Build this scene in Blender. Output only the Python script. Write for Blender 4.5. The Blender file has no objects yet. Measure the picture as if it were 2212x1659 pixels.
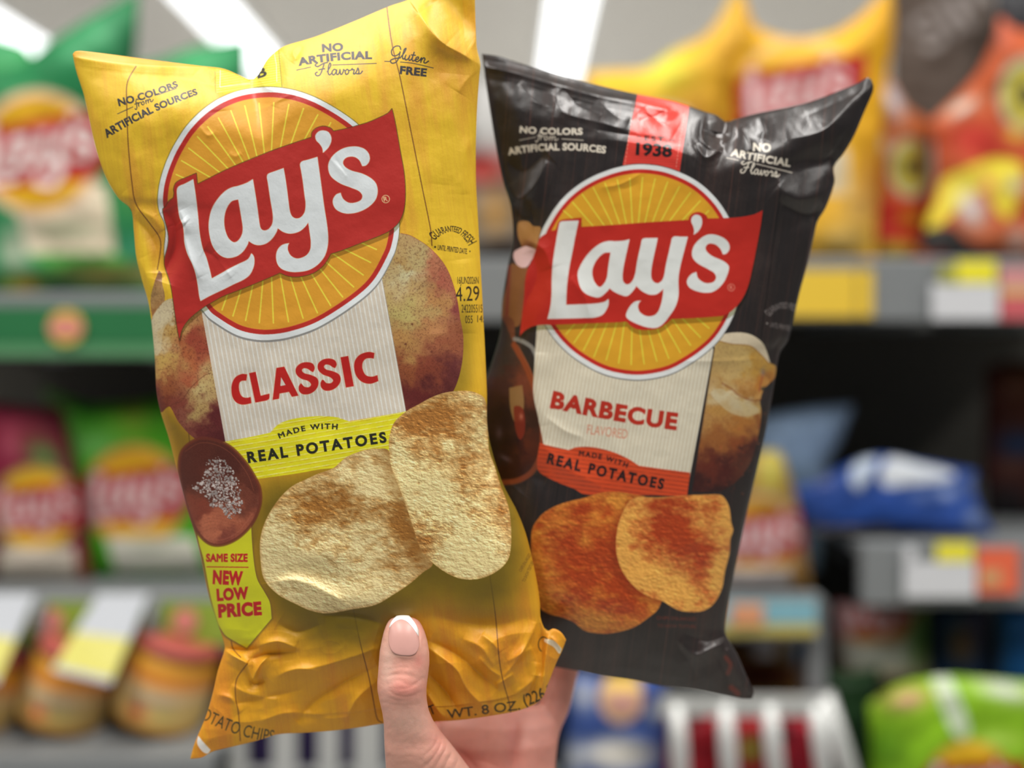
# Two bags of potato chips held up by a hand in front of supermarket shelves.
import bpy, math, random
import numpy as np
from mathutils import Vector
random.seed(7)
SC = bpy.context.scene
COL = SC.collection

# ------------------------------------------------------------------ camera
F = 2150.0            # focal length in pixels of the 2212 px wide frame
CX, HY = 1106.0, 730.0  # vanishing column and horizon row
CAMZ = 1.45           # camera height above the floor
cam_data = bpy.data.cameras.new('camera')
cam = bpy.data.objects.new('camera', cam_data)
COL.objects.link(cam)
cam.location = (0, 0, CAMZ)
cam.rotation_euler = (math.pi / 2, 0, 0)
cam_data.sensor_width = 36.0
cam_data.lens = 36.0 * F / 2212.0
cam_data.shift_y = -(1659 / 2 - HY) / 2212.0
cam_data.clip_start = 0.01
cam_data.clip_end = 100
cam_data.dof.use_dof = True
cam_data.dof.focus_distance = 0.4505
cam_data.dof.aperture_fstop = 1.9
SC.camera = cam

# ------------------------------------------------------------------ exposure, world, lights
SC.view_settings.view_transform = 'Standard'
SC.view_settings.look = 'None'
SC.view_settings.exposure = -0.56
SC.view_settings.gamma = 1.0
SC.view_settings.use_curve_mapping = False
world = bpy.data.worlds.new('store_air')
SC.world = world
world.use_nodes = True
world.node_tree.nodes['Background'].inputs[0].default_value = (0.86, 0.9, 0.97, 1)
world.node_tree.nodes['Background'].inputs[1].default_value = 0.17

def area_light(name, loc, sx, sy, power, color=(1, 1, 1)):
    d = bpy.data.lights.new(name, 'AREA')
    d.shape = 'RECTANGLE'; d.size = sx; d.size_y = sy
    d.energy = power; d.color = color
    o = bpy.data.objects.new(name, d)
    COL.objects.link(o)
    o.location = loc
    return o
# fluorescent rows of the store ceiling: over the aisle behind and above the viewer
for i, (lx, ly, pw) in enumerate([(-0.9, -0.35, 92), (0.75, -0.4, 92), (-2.8, -0.6, 55), (2.8, -0.6, 55)]):
    area_light('aisle_lamp_light', (lx, ly, 3.52), 0.22, 2.4, pw, (1.0, 0.97, 0.93))

for (lx, ly, pw) in [(-1.9, 8.5, 250), (0.37, 8.5, 250), (2.6, 8.5, 250)]:  # added fill: lights the far floor so its bounce brightens the ceiling
    area_light('far_fill_light', (lx, ly, 3.5), 0.25, 8.0, pw, (0.98, 0.99, 1.0))

def P(px, py, d):
    """the point at depth d seen at pixel (px, py) of the 2212 x 1659 frame"""
    return ((px - CX) * d / F, d, CAMZ + (HY - py) * d / F)

def link(o):
    COL.objects.link(o); return o

def tag(o, label=None, cat=None, group=None, kind=None):
    if label: o['label'] = label
    if cat: o['category'] = cat
    if group: o['group'] = group
    if kind: o['kind'] = kind
    return o

def empty(name, loc=(0, 0, 0)):
    o = link(bpy.data.objects.new(name, None))
    o.location = loc
    o.empty_display_size = 0.02
    return o

def lin(c):
    """display colour 0-255 to linear"""
    c = np.asarray(c, dtype=float) / 255.0
    return np.where(c <= 0.04045, c / 12.92, ((c + 0.055) / 1.055) ** 2.4)

def mesh_obj(name, verts, faces, mat=None, parent=None, smooth=True):
    me = bpy.data.meshes.new(name)
    me.from_pydata([tuple(v) for v in verts], [], [tuple(f) for f in faces])
    if smooth:
        me.polygons.foreach_set('use_smooth', [True] * len(me.polygons))
    if mat is not None:
        for m in (mat if isinstance(mat, (list, tuple)) else [mat]):
            me.materials.append(m)
    o = link(bpy.data.objects.new(name, me))
    if parent:
        o.parent = parent
        o.matrix_parent_inverse = parent.matrix_world.inverted() if False else o.matrix_parent_inverse
        me.transform(__import__('mathutils').Matrix.Translation(-Vector(parent.location)))
    return o

def principled(name, color=(0.8, 0.8, 0.8), rough=0.5, spec=0.5, **kw):
    m = bpy.data.materials.new(name)
    m.use_nodes = True
    b = m.node_tree.nodes['Principled BSDF']
    b.inputs['Base Color'].default_value = (*color[:3], 1)
    b.inputs['Roughness'].default_value = rough
    b.inputs['Specular IOR Level'].default_value = spec
    for k, v in kw.items():
        b.inputs[k.replace('_', ' ')].default_value = v
    return m

def noisy(name, rgb, rough=0.5, amount=0.08, scale=40.0, spec=0.5, **kw):
    """procedural plastic / metal / card: display colour broken up by fine noise"""
    m = principled(name, lin(rgb), rough, spec, **kw)
    nt = m.node_tree; b = nt.nodes['Principled BSDF']
    tc = nt.nodes.new('ShaderNodeTexCoord')
    n = nt.nodes.new('ShaderNodeTexNoise'); n.inputs['Scale'].default_value = scale
    n.inputs['Detail'].default_value = 4
    nt.links.new(tc.outputs['Object'], n.inputs['Vector'])
    mx = nt.nodes.new('ShaderNodeMix'); mx.data_type = 'RGBA'
    c = lin(rgb)
    mx.inputs['A'].default_value = (*(c * (1 - amount)), 1)
    mx.inputs['B'].default_value = (*np.minimum(c * (1 + amount), 1), 1)
    nt.links.new(n.outputs['Fac'], mx.inputs['Factor'])
    nt.links.new(mx.outputs['Result'], b.inputs['Base Color'])
    return m
# ------------------------------------------------------------------ artwork tools (numpy printing press)
rng = np.random.default_rng(11)

def up2(a, h, w):
    """smooth resize of a small random grid to h x w"""
    gh, gw = a.shape
    y = np.linspace(0, gh - 1.001, h); x = np.linspace(0, gw - 1.001, w)
    yi = y.astype(int); xi = x.astype(int)
    fy = y - yi; fx = x - xi
    fy = fy * fy * (3 - 2 * fy); fx = fx * fx * (3 - 2 * fx)
    r0 = a[yi][:, xi] * (1 - fx) + a[yi][:, xi + 1] * fx
    r1 = a[yi + 1][:, xi] * (1 - fx) + a[yi + 1][:, xi + 1] * fx
    return r0 * (1 - fy)[:, None] + r1 * fy[:, None]

def vnoise(h, w, cy, cx=None, octaves=4, gain=0.5, seed=0):
    """value noise 0..1; cell size cy, cx in samples"""
    cx = cx or cy
    r = np.random.default_rng(seed)
    out = np.zeros((h, w)); amp = 1.0; tot = 0
    for _ in range(octaves):
        gh = max(2, int(h / cy) + 2); gw = max(2, int(w / cx) + 2)
        out += amp * up2(r.random((gh, gw)), h, w)
        tot += amp; amp *= gain; cy = max(cy / 2, 1); cx = max(cx / 2, 1)
    return out / tot

def smooth_path(pts, closed=True, n=8):
    """Catmull-Rom through pts; a point with a third entry is a sharp corner"""
    N = len(pts)
    P_ = [np.array(p[:2], float) for p in pts]
    corner = [len(p) > 2 for p in pts]
    out = []
    rngi = range(N if closed else N - 1)
    for i in rngi:
        p1 = P_[i]; p2 = P_[(i + 1) % N]
        p0 = P_[(i - 1) % N] if (closed or i > 0) else p1
        p3 = P_[(i + 2) % N] if (closed or i + 2 < N) else p2
        if corner[i]: p0 = p1 - (p2 - p1) * 0.5
        if corner[(i + 1) % N]: p3 = p2 + (p2 - p1) * 0.5
        # centripetal-ish: limit tangents by the segment length
        L = np.linalg.norm(p2 - p1) + 1e-9
        t1 = (p2 - p0) * 0.5; t2 = (p3 - p1) * 0.5
        for t in (t1, t2):
            l = np.linalg.norm(t)
            if l > 1.1 * L: t *= 1.1 * L / l
        k = max(2, min(n, int(L / 2) + 1))
        s = np.arange(k)[:, None] / k
        h00 = 2 * s**3 - 3 * s**2 + 1; h10 = s**3 - 2 * s**2 + s
        h01 = -2 * s**3 + 3 * s**2; h11 = s**3 - s**2
        out.append(h00 * p1 + h10 * t1 + h01 * p2 + h11 * t2)
    if not closed: out.append(P_[-1][None])
    return np.vstack(out)

class Canvas:
    """display-colour picture of a printed film, addressed in its own flat coordinates"""
    def __init__(s, x0, y0, x1, y1, res):
        s.x0, s.y0, s.res = x0, y0, res
        s.w = int((x1 - x0) * res); s.h = int((y1 - y0) * res)
        s.a = np.zeros((s.h, s.w, 3), np.float32)
    def grid(s):
        X, Y = np.meshgrid((np.arange(s.w) + .5) / s.res + s.x0, (np.arange(s.h) + .5) / s.res + s.y0)
        return X, Y
    def loc(s, p):
        return (np.asarray(p, float) - (s.x0, s.y0)) * s.res
    def cover_edges(s, E):
        """even-odd coverage of unordered edges E (n,2,2) in flat coords -> (mask, y0, x0)"""
        E = (E - np.array([s.x0, s.y0])) * s.res
        xa = max(0, int(np.floor(E[..., 0].min())) - 1); xb = min(s.w, int(np.ceil(E[..., 0].max())) + 2)
        ya = max(0, int(np.floor(E[..., 1].min())) - 1); yb = min(s.h, int(np.ceil(E[..., 1].max())) + 2)
        if xb <= xa or yb <= ya: return None
        W = xb - xa; SS = 4
        M = np.zeros((yb - ya, W + 2))
        y1 = E[:, 0, 1]; y2 = E[:, 1, 1]; x1 = E[:, 0, 0]; x2 = E[:, 1, 0]
        lo = np.minimum(y1, y2); hi = np.maximum(y1, y2)
        dy = np.where(np.abs(y2 - y1) < 1e-12, 1e-12, y2 - y1)
        for r in range((yb - ya) * SS):
            yy = ya + (r + 0.5) / SS
            k = (lo <= yy) & (hi > yy)
            if not k.any(): continue
            xs = np.sort(x1[k] + (yy - y1[k]) / dy[k] * (x2[k] - x1[k])) - xa
            if len(xs) % 2: xs = last
            last = xs
            xs = np.clip(xs, 0, W)
            row = M[r // SS]
            for q in range(0, len(xs) - 1, 2):
                for X, sg in ((xs[q], 1), (xs[q + 1], -1)):
                    i = int(X); f = X - i
                    row[i] += sg * (1 - f) / SS; row[i + 1] += sg * f / SS
        M = np.cumsum(M, axis=1)[:, :W]
        return np.clip(M, 0, 1), ya, xa
    def cover(s, *polys):
        E = []
        for p in polys:
            p = np.asarray(p, float)
            E.append(np.stack([p, np.roll(p, -1, 0)], 1))
        return s.cover_edges(np.vstack(E))
    def put(s, cov, color, alpha=1.0):
        if cov is None: return
        M, ya, xa = cov
        M = (M * alpha)[..., None]
        v = s.a[ya:ya + M.shape[0], xa:xa + M.shape[1]]
        c = np.asarray(color, np.float32)
        if c.ndim == 3: c = c[ya:ya + M.shape[0], xa:xa + M.shape[1]]
        v[:] = v * (1 - M) + c * M
    def mul(s, cov, factor):
        if cov is None: return
        M, ya, xa = cov
        v = s.a[ya:ya + M.shape[0], xa:xa + M.shape[1]]
        v[:] = v * (1 - M[..., None] * (1 - np.asarray(factor, np.float32)))
    def full(s, cov):
        m = np.zeros((s.h, s.w), np.float32)
        if cov is not None:
            M, ya, xa = cov; m[ya:ya + M.shape[0], xa:xa + M.shape[1]] = M
        return m
    def poly(s, pts, color, alpha=1.0, smooth=True, n=8):
        q = smooth_path(pts, True, n) if smooth else np.array([p[:2] for p in pts], float)
        s.put(s.cover(q), color, alpha); return q
    def stroke_cov(s, path, width, soft=0.5):
        """coverage of a thick line; width in flat units, may be an array per point"""
        q = (np.asarray(path, float) - (s.x0, s.y0)) * s.res
        wd = np.broadcast_to(np.asarray(width, float) * s.res / 2, (len(q),))
        m = wd.max() + soft + 2
        xa = max(0, int(q[:, 0].min() - m)); xb = min(s.w, int(q[:, 0].max() + m) + 1)
        ya = max(0, int(q[:, 1].min() - m)); yb = min(s.h, int(q[:, 1].max() + m) + 1)
        if xb <= xa or yb <= ya: return None
        D = np.full((yb - ya, xb - xa), 1e3)
        for i in range(len(q) - 1):
            a, b = q[i], q[i + 1]; w = wd[i]
            x0 = max(xa, int(min(a[0], b[0]) - m)); x1 = min(xb, int(max(a[0], b[0]) + m) + 1)
            y0 = max(ya, int(min(a[1], b[1]) - m)); y1 = min(yb, int(max(a[1], b[1]) + m) + 1)
            if x1 <= x0 or y1 <= y0: continue
            X, Y = np.meshgrid(np.arange(x0, x1) + .5, np.arange(y0, y1) + .5)
            d = b - a; L = d @ d + 1e-9
            t = np.clip(((X - a[0]) * d[0] + (Y - a[1]) * d[1]) / L, 0, 1)
            dist = np.hypot(X - a[0] - t * d[0], Y - a[1] - t * d[1]) - w
            v = D[y0 - ya:y1 - ya, x0 - xa:x1 - xa]
            np.minimum(v, dist, out=v)
        return np.clip(0.5 - D / (2 * soft), 0, 1), ya, xa
    def stroke(s, pts, width, color, alpha=1.0, closed=False, smooth=True, soft=0.5):
        q = smooth_path(pts, closed, 10) if smooth else np.array(pts, float)
        if closed: q = np.vstack([q, q[:1]])
        s.put(s.stroke_cov(q, width, soft), color, alpha)
    def blob(s, x, y, rx, ry, color, alpha=1.0, rot=0.0, p=2.0):
        """soft gaussian spot"""
        r = 2.6 * max(rx, ry)
        x0 = max(0, int((x - r - s.x0) * s.res)); x1 = min(s.w, int((x + r - s.x0) * s.res))
        y0 = max(0, int((y - r - s.y0) * s.res)); y1 = min(s.h, int((y + r - s.y0) * s.res))
        if x1 <= x0 or y1 <= y0: return
        X, Y = np.meshgrid((np.arange(x0, x1) + .5) / s.res + s.x0 - x, (np.arange(y0, y1) + .5) / s.res + s.y0 - y)
        c, sn = math.cos(rot), math.sin(rot)
        u = (X * c + Y * sn) / rx; v = (-X * sn + Y * c) / ry
        M = (np.exp(-(u * u + v * v) ** (p / 2)) * alpha)[..., None]
        a = s.a[y0:y1, x0:x1]
        a[:] = a * (1 - M) + np.asarray(color, np.float32) * M

def blur(a, r):
    """box blur three times, r in samples"""
    r = int(max(1, r))
    for ax in (0, 1):
        for _ in range(3):
            pad = [(0, 0)] * a.ndim; pad[ax] = (r + 1, r)
            c = np.cumsum(np.pad(a, pad, mode='edge'), axis=ax, dtype=np.float64)
            n = a.shape[ax]
            hi = np.take(c, np.arange(2 * r + 1, 2 * r + 1 + n), axis=ax)
            lo = np.take(c, np.arange(0, n), axis=ax)
            a = ((hi - lo) / (2 * r + 1)).astype(np.float32)
    return a

# --- lettering from Blender's own built-in font
_glyphs = {}
def text_edges(string, bold=0.0, spacing=1.0):
    key = (string, bold, spacing)
    if key in _glyphs: return _glyphs[key]
    cu = bpy.data.curves.new('lettering', 'FONT')
    cu.body = string; cu.size = 1.0; cu.offset = bold; cu.resolution_u = 5
    cu.space_character = spacing
    ob = bpy.data.objects.new('lettering', cu)
    me = ob.to_mesh()
    v = np.array([w.co[:2] for w in me.vertices])
    cnt = {}
    for p in me.polygons:
        vs = list(p.vertices)
        for a, b in zip(vs, vs[1:] + vs[:1]):
            k = (min(a, b), max(a, b)); cnt[k] = cnt.get(k, 0) + 1
    # weld by position so that shared edges cancel
    E = np.array([[v[a], v[b]] for (a, b), c in cnt.items() if c == 1])
    ob.to_mesh_clear()
    bpy.data.objects.remove(ob); bpy.data.curves.remove(cu)
    mn = E.reshape(-1, 2).min(0); mx = E.reshape(-1, 2).max(0)
    E = E - [mn[0], 0]
    _glyphs[key] = (E, mx[0] - mn[0])
    return _glyphs[key]

CAP = 0.682  # cap height of the font at size 1
def put_text(cv, string, p0, p1, height, color, bold=0.0, arc=0.0, skew=0.0, spacing=1.0, alpha=1.0, h2=None):
    """baseline from p0 to p1; arc bulges the baseline upwards; h2 = cap height at the far end"""
    E, W = text_edges(string, bold, spacing)
    p0 = np.array(p0, float); p1 = np.array(p1, float)
    d = p1 - p0; L = np.linalg.norm(d); u = d / L; n = np.array([u[1], -u[0]])
    # subdivide long edges for bending
    Hh = text_edges('H', bold, 1.0)[0][..., 1]; lo_, hi2 = Hh.min(), Hh.max()
    t = E[..., 0] / W; hgt = (E[..., 1] - lo_) / (hi2 - lo_)
    hh = height + ((h2 if h2 is not None else height) - height) * t
    bend = arc * 4 * t * (1 - t); slope = arc * 4 * (1 - 2 * t) / L
    # local frame rotated with the arc
    ux = u[0] + 0 * t; uy = u[1] + 0 * t
    nx = n[0] - u[0] * slope; ny = n[1] - u[1] * slope
    X = p0[0] + d[0] * t + n[0] * bend + nx * hgt * hh + u[0] * skew * hgt * hh
    Y = p0[1] + d[1] * t + n[1] * bend + ny * hgt * hh + u[1] * skew * hgt * hh
    cv.put(cv.cover_edges(np.stack([X, Y], -1)), color, alpha)

# hand-lettered script words: strokes in a unit frame, x right, y down, x-height 0..1
SCRIPT = {
 'Flavors': (7.6, [[(0.5,-.9),(.1,-.6),(.5,-.35),(1.4,-.8),(2.1,-.95)], [(1.55,-.8),(1.2,.2),(.8,.95),(.3,1.05),(.1,.7),(.4,.5)],
   [(.7,.15),(1.2,.05),(1.6,0)], [(2.0,.5),(2.6,-.5),(2.45,-.85),(2.2,-.2),(2.15,.75),(2.4,.98),(2.7,.7)],
   [(3.5,.3),(3.1,.15),(2.75,.6),(2.95,1),(3.3,.75),(3.5,.25),(3.45,.8),(3.65,.98),(3.9,.7),(4.05,.2),(4.1,.9),(4.3,.95),(4.6,.4),(4.6,.2),(4.75,.35)],
   [(5.2,.2),(4.85,.5),(5.0,.98),(5.35,.8),(5.4,.35),(5.15,.2)], [(5.4,.4),(5.75,.35),(6.0,.1),(6.0,.3),(6.3,.3),(6.15,.9),(6.35,.95),(6.75,.4),(6.9,.05),(7.05,.6),(6.9,.95),(6.55,.85)], [(6.9,.95),(7.3,.9),(7.6,.55)]]),
 'Gluten': (6.2, [[(1.5,-.6),(1.2,-1.1),(.5,-.9),(.1,-.1),(.4,.6),(1.0,.5),(1.45,0),(1.45,-.2),(1.4,.8),(1.1,1.6),(.5,1.9),(.2,1.5),(.7,1.1),(1.6,.8)],
   [(1.6,.8),(2.1,-.1),(2.3,-.9),(2.05,-.7),(1.95,.5),(2.1,.9),(2.4,.7)], [(2.45,.2),(2.35,.75),(2.6,.98),(2.95,.6),(3.05,.15),(3.0,.8),(3.2,.95),(3.5,.5)],
   [(3.65,-.5),(3.5,.6),(3.65,.97),(3.95,.8)], [(3.3,0),(3.9,-.05)], [(4.0,.7),(4.45,.45),(4.4,.15),(4.1,.35),(4.1,.85),(4.35,.98),(4.75,.6)],
   [(4.75,.6),(4.95,.2),(4.95,.95)], [(4.98,.6),(5.25,.15),(5.5,.3),(5.4,.85),(5.65,.97),(6.1,.55)]]),
 'from': (4.6, [[(1.2,-.7),(.9,-.95),(.6,-.4),(.45,.8),(.1,1.5),(-.1,1.2)], [(.2,.1),(.95,0)], [(.9,.1),(.85,.95)], [(.88,.5),(1.15,.15),(1.5,.1)],
   [(1.95,.15),(1.55,.5),(1.75,.98),(2.15,.7),(2.1,.2),(1.95,.15)], [(2.6,.15),(2.5,.95)], [(2.55,.6),(2.9,.15),(3.1,.3),(3.0,.95)], [(3.05,.6),(3.4,.15),(3.65,.3),(3.55,.85),(3.8,.97),(4.2,.6)]]),
}
def put_script(cv, word, p0, p1, xh, width, color, alpha=1.0):
    W, strokes = SCRIPT[word]
    p0 = np.array(p0, float); p1 = np.array(p1, float); d = (p1 - p0) / W
    u = (p1 - p0) / np.linalg.norm(p1 - p0); n = np.array([-u[1], u[0]])
    for st in strokes:
        q = [tuple(p0 + d * x + n * (y - 1) * xh) for x, y in st]
        cv.stroke(q, width, color, alpha)
# ------------------------------------------------------------------ the script logo lettering (traced once, reused on every bag)
def zA(pts, ox=340, oy=170, k=3.998):
    return [(ox + p[0] / k, oy + p[1] / k) + tuple(p[2:]) for p in pts]
c = 1
LOGO_L = [(310,868,c),(240,905),(185,930),(168,965),(172,1040),(180,1130),(192,1200),(218,1262),(228,1330),(234,1420),(258,1510),(300,1600),
          (328,1680),(348,1780),(360,1870),(372,1920,c),(460,1872),(560,1825),(660,1775),(745,1735),(800,1690),(832,1620),(838,1560),(828,1525),(812,1508,c),
          (780,1560),(700,1600),(620,1640),(560,1675),(470,1725,c),(455,1660),(425,1550),(390,1460),(365,1330),(350,1170),(330,1000)]
LOGO_AY = [(825,868,c),(770,900),(700,925),(640,940),(580,975),(520,1040),(470,1125),(445,1230),(447,1330),(475,1440),(530,1515),(600,1548),(680,1535),
           (740,1492),(780,1430),(788,1402,c),(830,1428),(880,1438),(940,1422),(990,1382),(1025,1330),(1040,1292,c),(1090,1325),(1150,1338),(1220,1322),(1270,1285),(1303,1242,c),
           (1314,1320),(1325,1410),(1318,1480),(1280,1530),(1210,1553),(1155,1530),(1127,1480),(1128,1440),(1138,1420,c),(1080,1435),(1040,1475),(1025,1530),(1035,1595),(1070,1640),
           (1130,1664),(1200,1670),(1300,1655),(1380,1610),(1440,1540),(1468,1460),(1475,1370),(1465,1260),(1440,1100),(1410,880),(1382,675,c),(1310,697),(1250,714),(1232,740),
           (1240,790),(1255,880),(1270,1000),(1280,1080),(1272,1150),(1240,1195),(1200,1207),(1165,1190),(1146,1150),(1135,1080),(1120,960),(1104,850),(1090,772,c),
           (1020,797),(960,820),(946,845),(955,905),(975,1040),(996,1170),(994,1245),(965,1295),(925,1311),(895,1295),(882,1250),(870,1160),(850,1020)]
LOGO_HOLE = [(698,1042,c),(640,1060),(598,1120),(578,1200),(582,1290),(610,1370),(655,1411),(695,1400),(728,1350),(737,1290),(725,1200),(710,1110)]
LOGO_S = [(1770,755,c),(1802,748),(1830,712),(1832,668),(1812,628),(1770,598),(1700,585),(1610,600),(1530,650),(1482,720),(1478,790),(1505,850),(1580,905),(1670,940),(1740,970),
          (1770,1010),(1755,1050),(1700,1072),(1650,1070),(1608,1042),(1590,1010),(1583,985,c),(1545,1000),(1518,1040),(1518,1085),(1545,1130),(1600,1158),(1660,1165),(1740,1150),(1820,1110),
          (1880,1050),(1902,980),(1890,910),(1845,860),(1770,820),(1680,795),(1625,765),(1603,730),(1615,695),(1650,675),(1700,675),(1742,702)]
LOGO_AP = [(1430,640,c),(1424,600),(1400,562),(1372,532),(1365,492),(1390,458),(1430,447),(1475,460),(1500,500),(1500,545),(1478,592),(1450,622)]
BANNER = [(345,912,c),(335,818,c),(260,850),(190,880),(158,905),(142,950),(145,990),(138,1030,c),(100,1060),(70,1107,c),(48,1130),(60,1200),(85,1290),(97,1370),(90,1450),(66,1540),(62,1600),
          (75,1650),(100,1720),(120,1800),(135,1900),(150,2010),(170,2140),(190,2250,c),(215,2160),(265,2085),(330,2025),(410,1965),(450,1942,c),(560,1880),(700,1825),(850,1765),(980,1710),(1060,1675,c),
          (1110,1697),(1170,1710),(1250,1705),(1350,1675),(1430,1615),(1475,1550),(1495,1512,c),(1600,1478),(1750,1420),(1900,1362),(1985,1325,c),(2035,1290),(2090,1230),(2128,1130),
          (2140,1000),(2130,820),(2095,620),(2062,430),(2040,320),(2025,262,c),(1990,300),(1900,345),(1810,382),(1730,405),(1640,430),(1520,455,c),(1490,425),(1430,412),(1370,430),(1337,465),(1332,508,c),
          (1200,550),(1000,620),(800,700),(600,785),(450,860)]
LOGO_LETTERS = [LOGO_L, LOGO_AY, LOGO_HOLE, LOGO_S, LOGO_AP]

def draw_logo(cv, xf, white=(226,233,236), red=(188,48,42), edge=(232,150,90), outline=(70,60,20), shadow=True, ow=3.0, banner=None, letter_l=None):
    """xf maps traced coordinates to the canvas"""
    ban = np.array(xf(smooth_path(BANNER, True, 8))) if banner is None else banner
    if shadow:
        sh = ban + np.array([0.6, 11]) * shadow
        m = cv.cover(sh)
        if m is not None:
            cv.mul(m, (0.74, 0.74, 0.62))
    if outline is not None:
        cv.put(cv.stroke_cov(np.vstack([ban, ban[:1]]), ow), outline, 0.75)
    cv.put(cv.cover(ban), red)
    let = [np.array(xf(smooth_path(l, True, 8))) for l in LOGO_LETTERS]
    if letter_l is not None: let[0] = letter_l
    if edge is not None:
        for q in let:
            cv.put(cv.stroke_cov(np.vstack([q, q[:1]]), 1.6), edge, 0.8)
    cv.put(cv.cover(*let), white)

# ------------------------------------------------------------------ printed film of the classic bag
def pts_center_scale(q, cxy, s):
    q = np.asarray(q, float); return (q - cxy) * s + cxy

def wood(cv, base, alt, dark, tilt, seed, streak=14):
    """stretched noise along a plank direction: tilt = dx per dy"""
    X, Y = cv.grid()
    h, w = cv.h, cv.w
    n1 = vnoise(h, w, 130 * cv.res, 16 * cv.res, 4, .55, seed)
    n2 = vnoise(h, w, 60 * cv.res, 3.0 * cv.res, 2, .6, seed + 1)
    n3 = vnoise(h, w, 260 * cv.res, 70 * cv.res, 3, .5, seed + 2)
    # shear so that the grain follows the planks
    sh = (np.arange(h) * tilt).astype(int)
    idx = (np.arange(w)[None, :] - sh[:, None]) % w
    n1 = np.take_along_axis(n1, idx, 1); n2 = np.take_along_axis(n2, idx, 1); n3 = np.take_along_axis(n3, idx, 1)
    k = np.clip((n3 - .5) * 2.6 + (n1 - .5) * 1.3, 0, .85)[..., None]
    a = np.array(base) * (1 - k) + np.array(alt) * k
    k2 = np.clip((n2 - .42) * 2.2, 0, 1)[..., None] * 0.13
    a = a * (1 - k2) + np.array(dark) * k2
    g = np.random.default_rng(seed + 3).normal(0, 1, (h, w))
    a = a + (g * (3 + 5 * k[..., 0]))[..., None] * np.array([.8, 1, .6])
    return a

def chip_picture(cv, outline, base, brown, rim, seed, dark_spots, light_spots, tilt=0.5, relief=1.0, patch=0.5, kcell=7):
    """photograph of a fried chip printed on the film"""
    h, w = cv.h, cv.w; r = cv.res
    q = smooth_path(outline, True, 8)
    m = cv.full(cv.cover(q))
    big = vnoise(h, w, 90 * r, 90 * r, 4, .6, seed)
    bump = vnoise(h, w, kcell * r, kcell * 1.7 * r, 4, .62, seed + 1)
    gx = np.gradient(bump, axis=1) - 1.1 * np.gradient(bump, axis=0)
    gx = gx / (gx.std() + 1e-9)
    X, Y = cv.grid()
    f = np.clip((big - .46) * 2.6 * patch, -0.2, 1)
    for (x, y, rx, ry, a, rot) in dark_spots:
        c_, s_ = math.cos(rot), math.sin(rot)
        u = ((X - x) * c_ + (Y - y) * s_) / rx; v = (-(X - x) * s_ + (Y - y) * c_) / ry
        f = f + a * np.exp(-(u * u + v * v))
    for (x, y, rx, ry, a, rot) in light_spots:
        c_, s_ = math.cos(rot), math.sin(rot)
        u = ((X - x) * c_ + (Y - y) * s_) / rx; v = (-(X - x) * s_ + (Y - y) * c_) / ry
        f = f - a * np.exp(-(u * u + v * v))
    mott = vnoise(h, w, 15 * r, 26 * r, 3, .6, seed + 5)
    f = np.clip(.14 + f * .8 + (bump - .5) * .9 + (mott - .5) * 1.0, 0, 1)[..., None]
    a = np.array(base) * (1 - f) + np.array(brown) * f
    fine = vnoise(h, w, 3.2 * r, 6.5 * r, 2, .6, seed + 7)
    g2 = np.gradient(fine, axis=1) - 1.1 * np.gradient(fine, axis=0); g2 = g2 / (g2.std() + 1e-9)
    gg = np.clip(gx * .75 + g2 * .55, -2.2, 2.4) * (.55 + .9 * big)
    a = a * (1 + 0.10 * relief * gg)[..., None] * np.where(gg[..., None] < 0, np.array([1 + 0 * gg, 1 + .03 * gg, 1 + .09 * gg]).transpose(1, 2, 0), 1)
    hi_l = np.clip(gg - .9, 0, 2)[..., None] * 16 * relief
    a = a + hi_l * np.array([1, .95, .7])
    # darker fried rim
    inner = blur(m, 5 * r)
    e = np.clip((0.93 - inner) * 1.5, 0, 1)[..., None] * 0.55
    a = a * (1 - e) + np.array(rim) * e
    M = m[..., None]
    cv.a[:] = cv.a * (1 - M) + np.clip(a, 0, 255) * M
    return q, m

def potato_skin(cv, outline, stops, seed, extra=(), speck=(70, 25, 20), density=0.5):
    """stops: list of (x, y, color) blended by inverse distance"""
    h, w = cv.h, cv.w; r = cv.res
    q = smooth_path(outline, True, 8); m = cv.full(cv.cover(q))
    X, Y = cv.grid()
    wsum = 0; a = 0
    nn = (vnoise(h, w, 30 * r, 30 * r, 4, .6, seed) - .5)
    nm = (vnoise(h, w, 34 * r, 34 * r, 4, .6, seed + 9) - .5)
    Xn = X + nn * 75; Yn = Y + nm * 75
    for (x, y, col) in stops:
        d = ((Xn - x) ** 2 + (Yn - y) ** 2 + 60) ** 1.6
        wsum = wsum + 1 / d; a = a + np.array(col)[None, None] / d[..., None]
    a = a / wsum[..., None]
    fine = vnoise(h, w, 2.6 * r, 2.6 * r, 2, .7, seed + 2)
    sp = np.clip((fine - .56) * 5, 0, 1)[..., None] * density
    a = a * (1 - sp) + np.array(speck) * sp
    a = a + np.random.default_rng(seed).normal(0, 5, (h, w, 1))
    M = m[..., None]
    cv.a[:] = cv.a * (1 - M) + np.clip(a, 0, 255) * M
    return q, m

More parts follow.
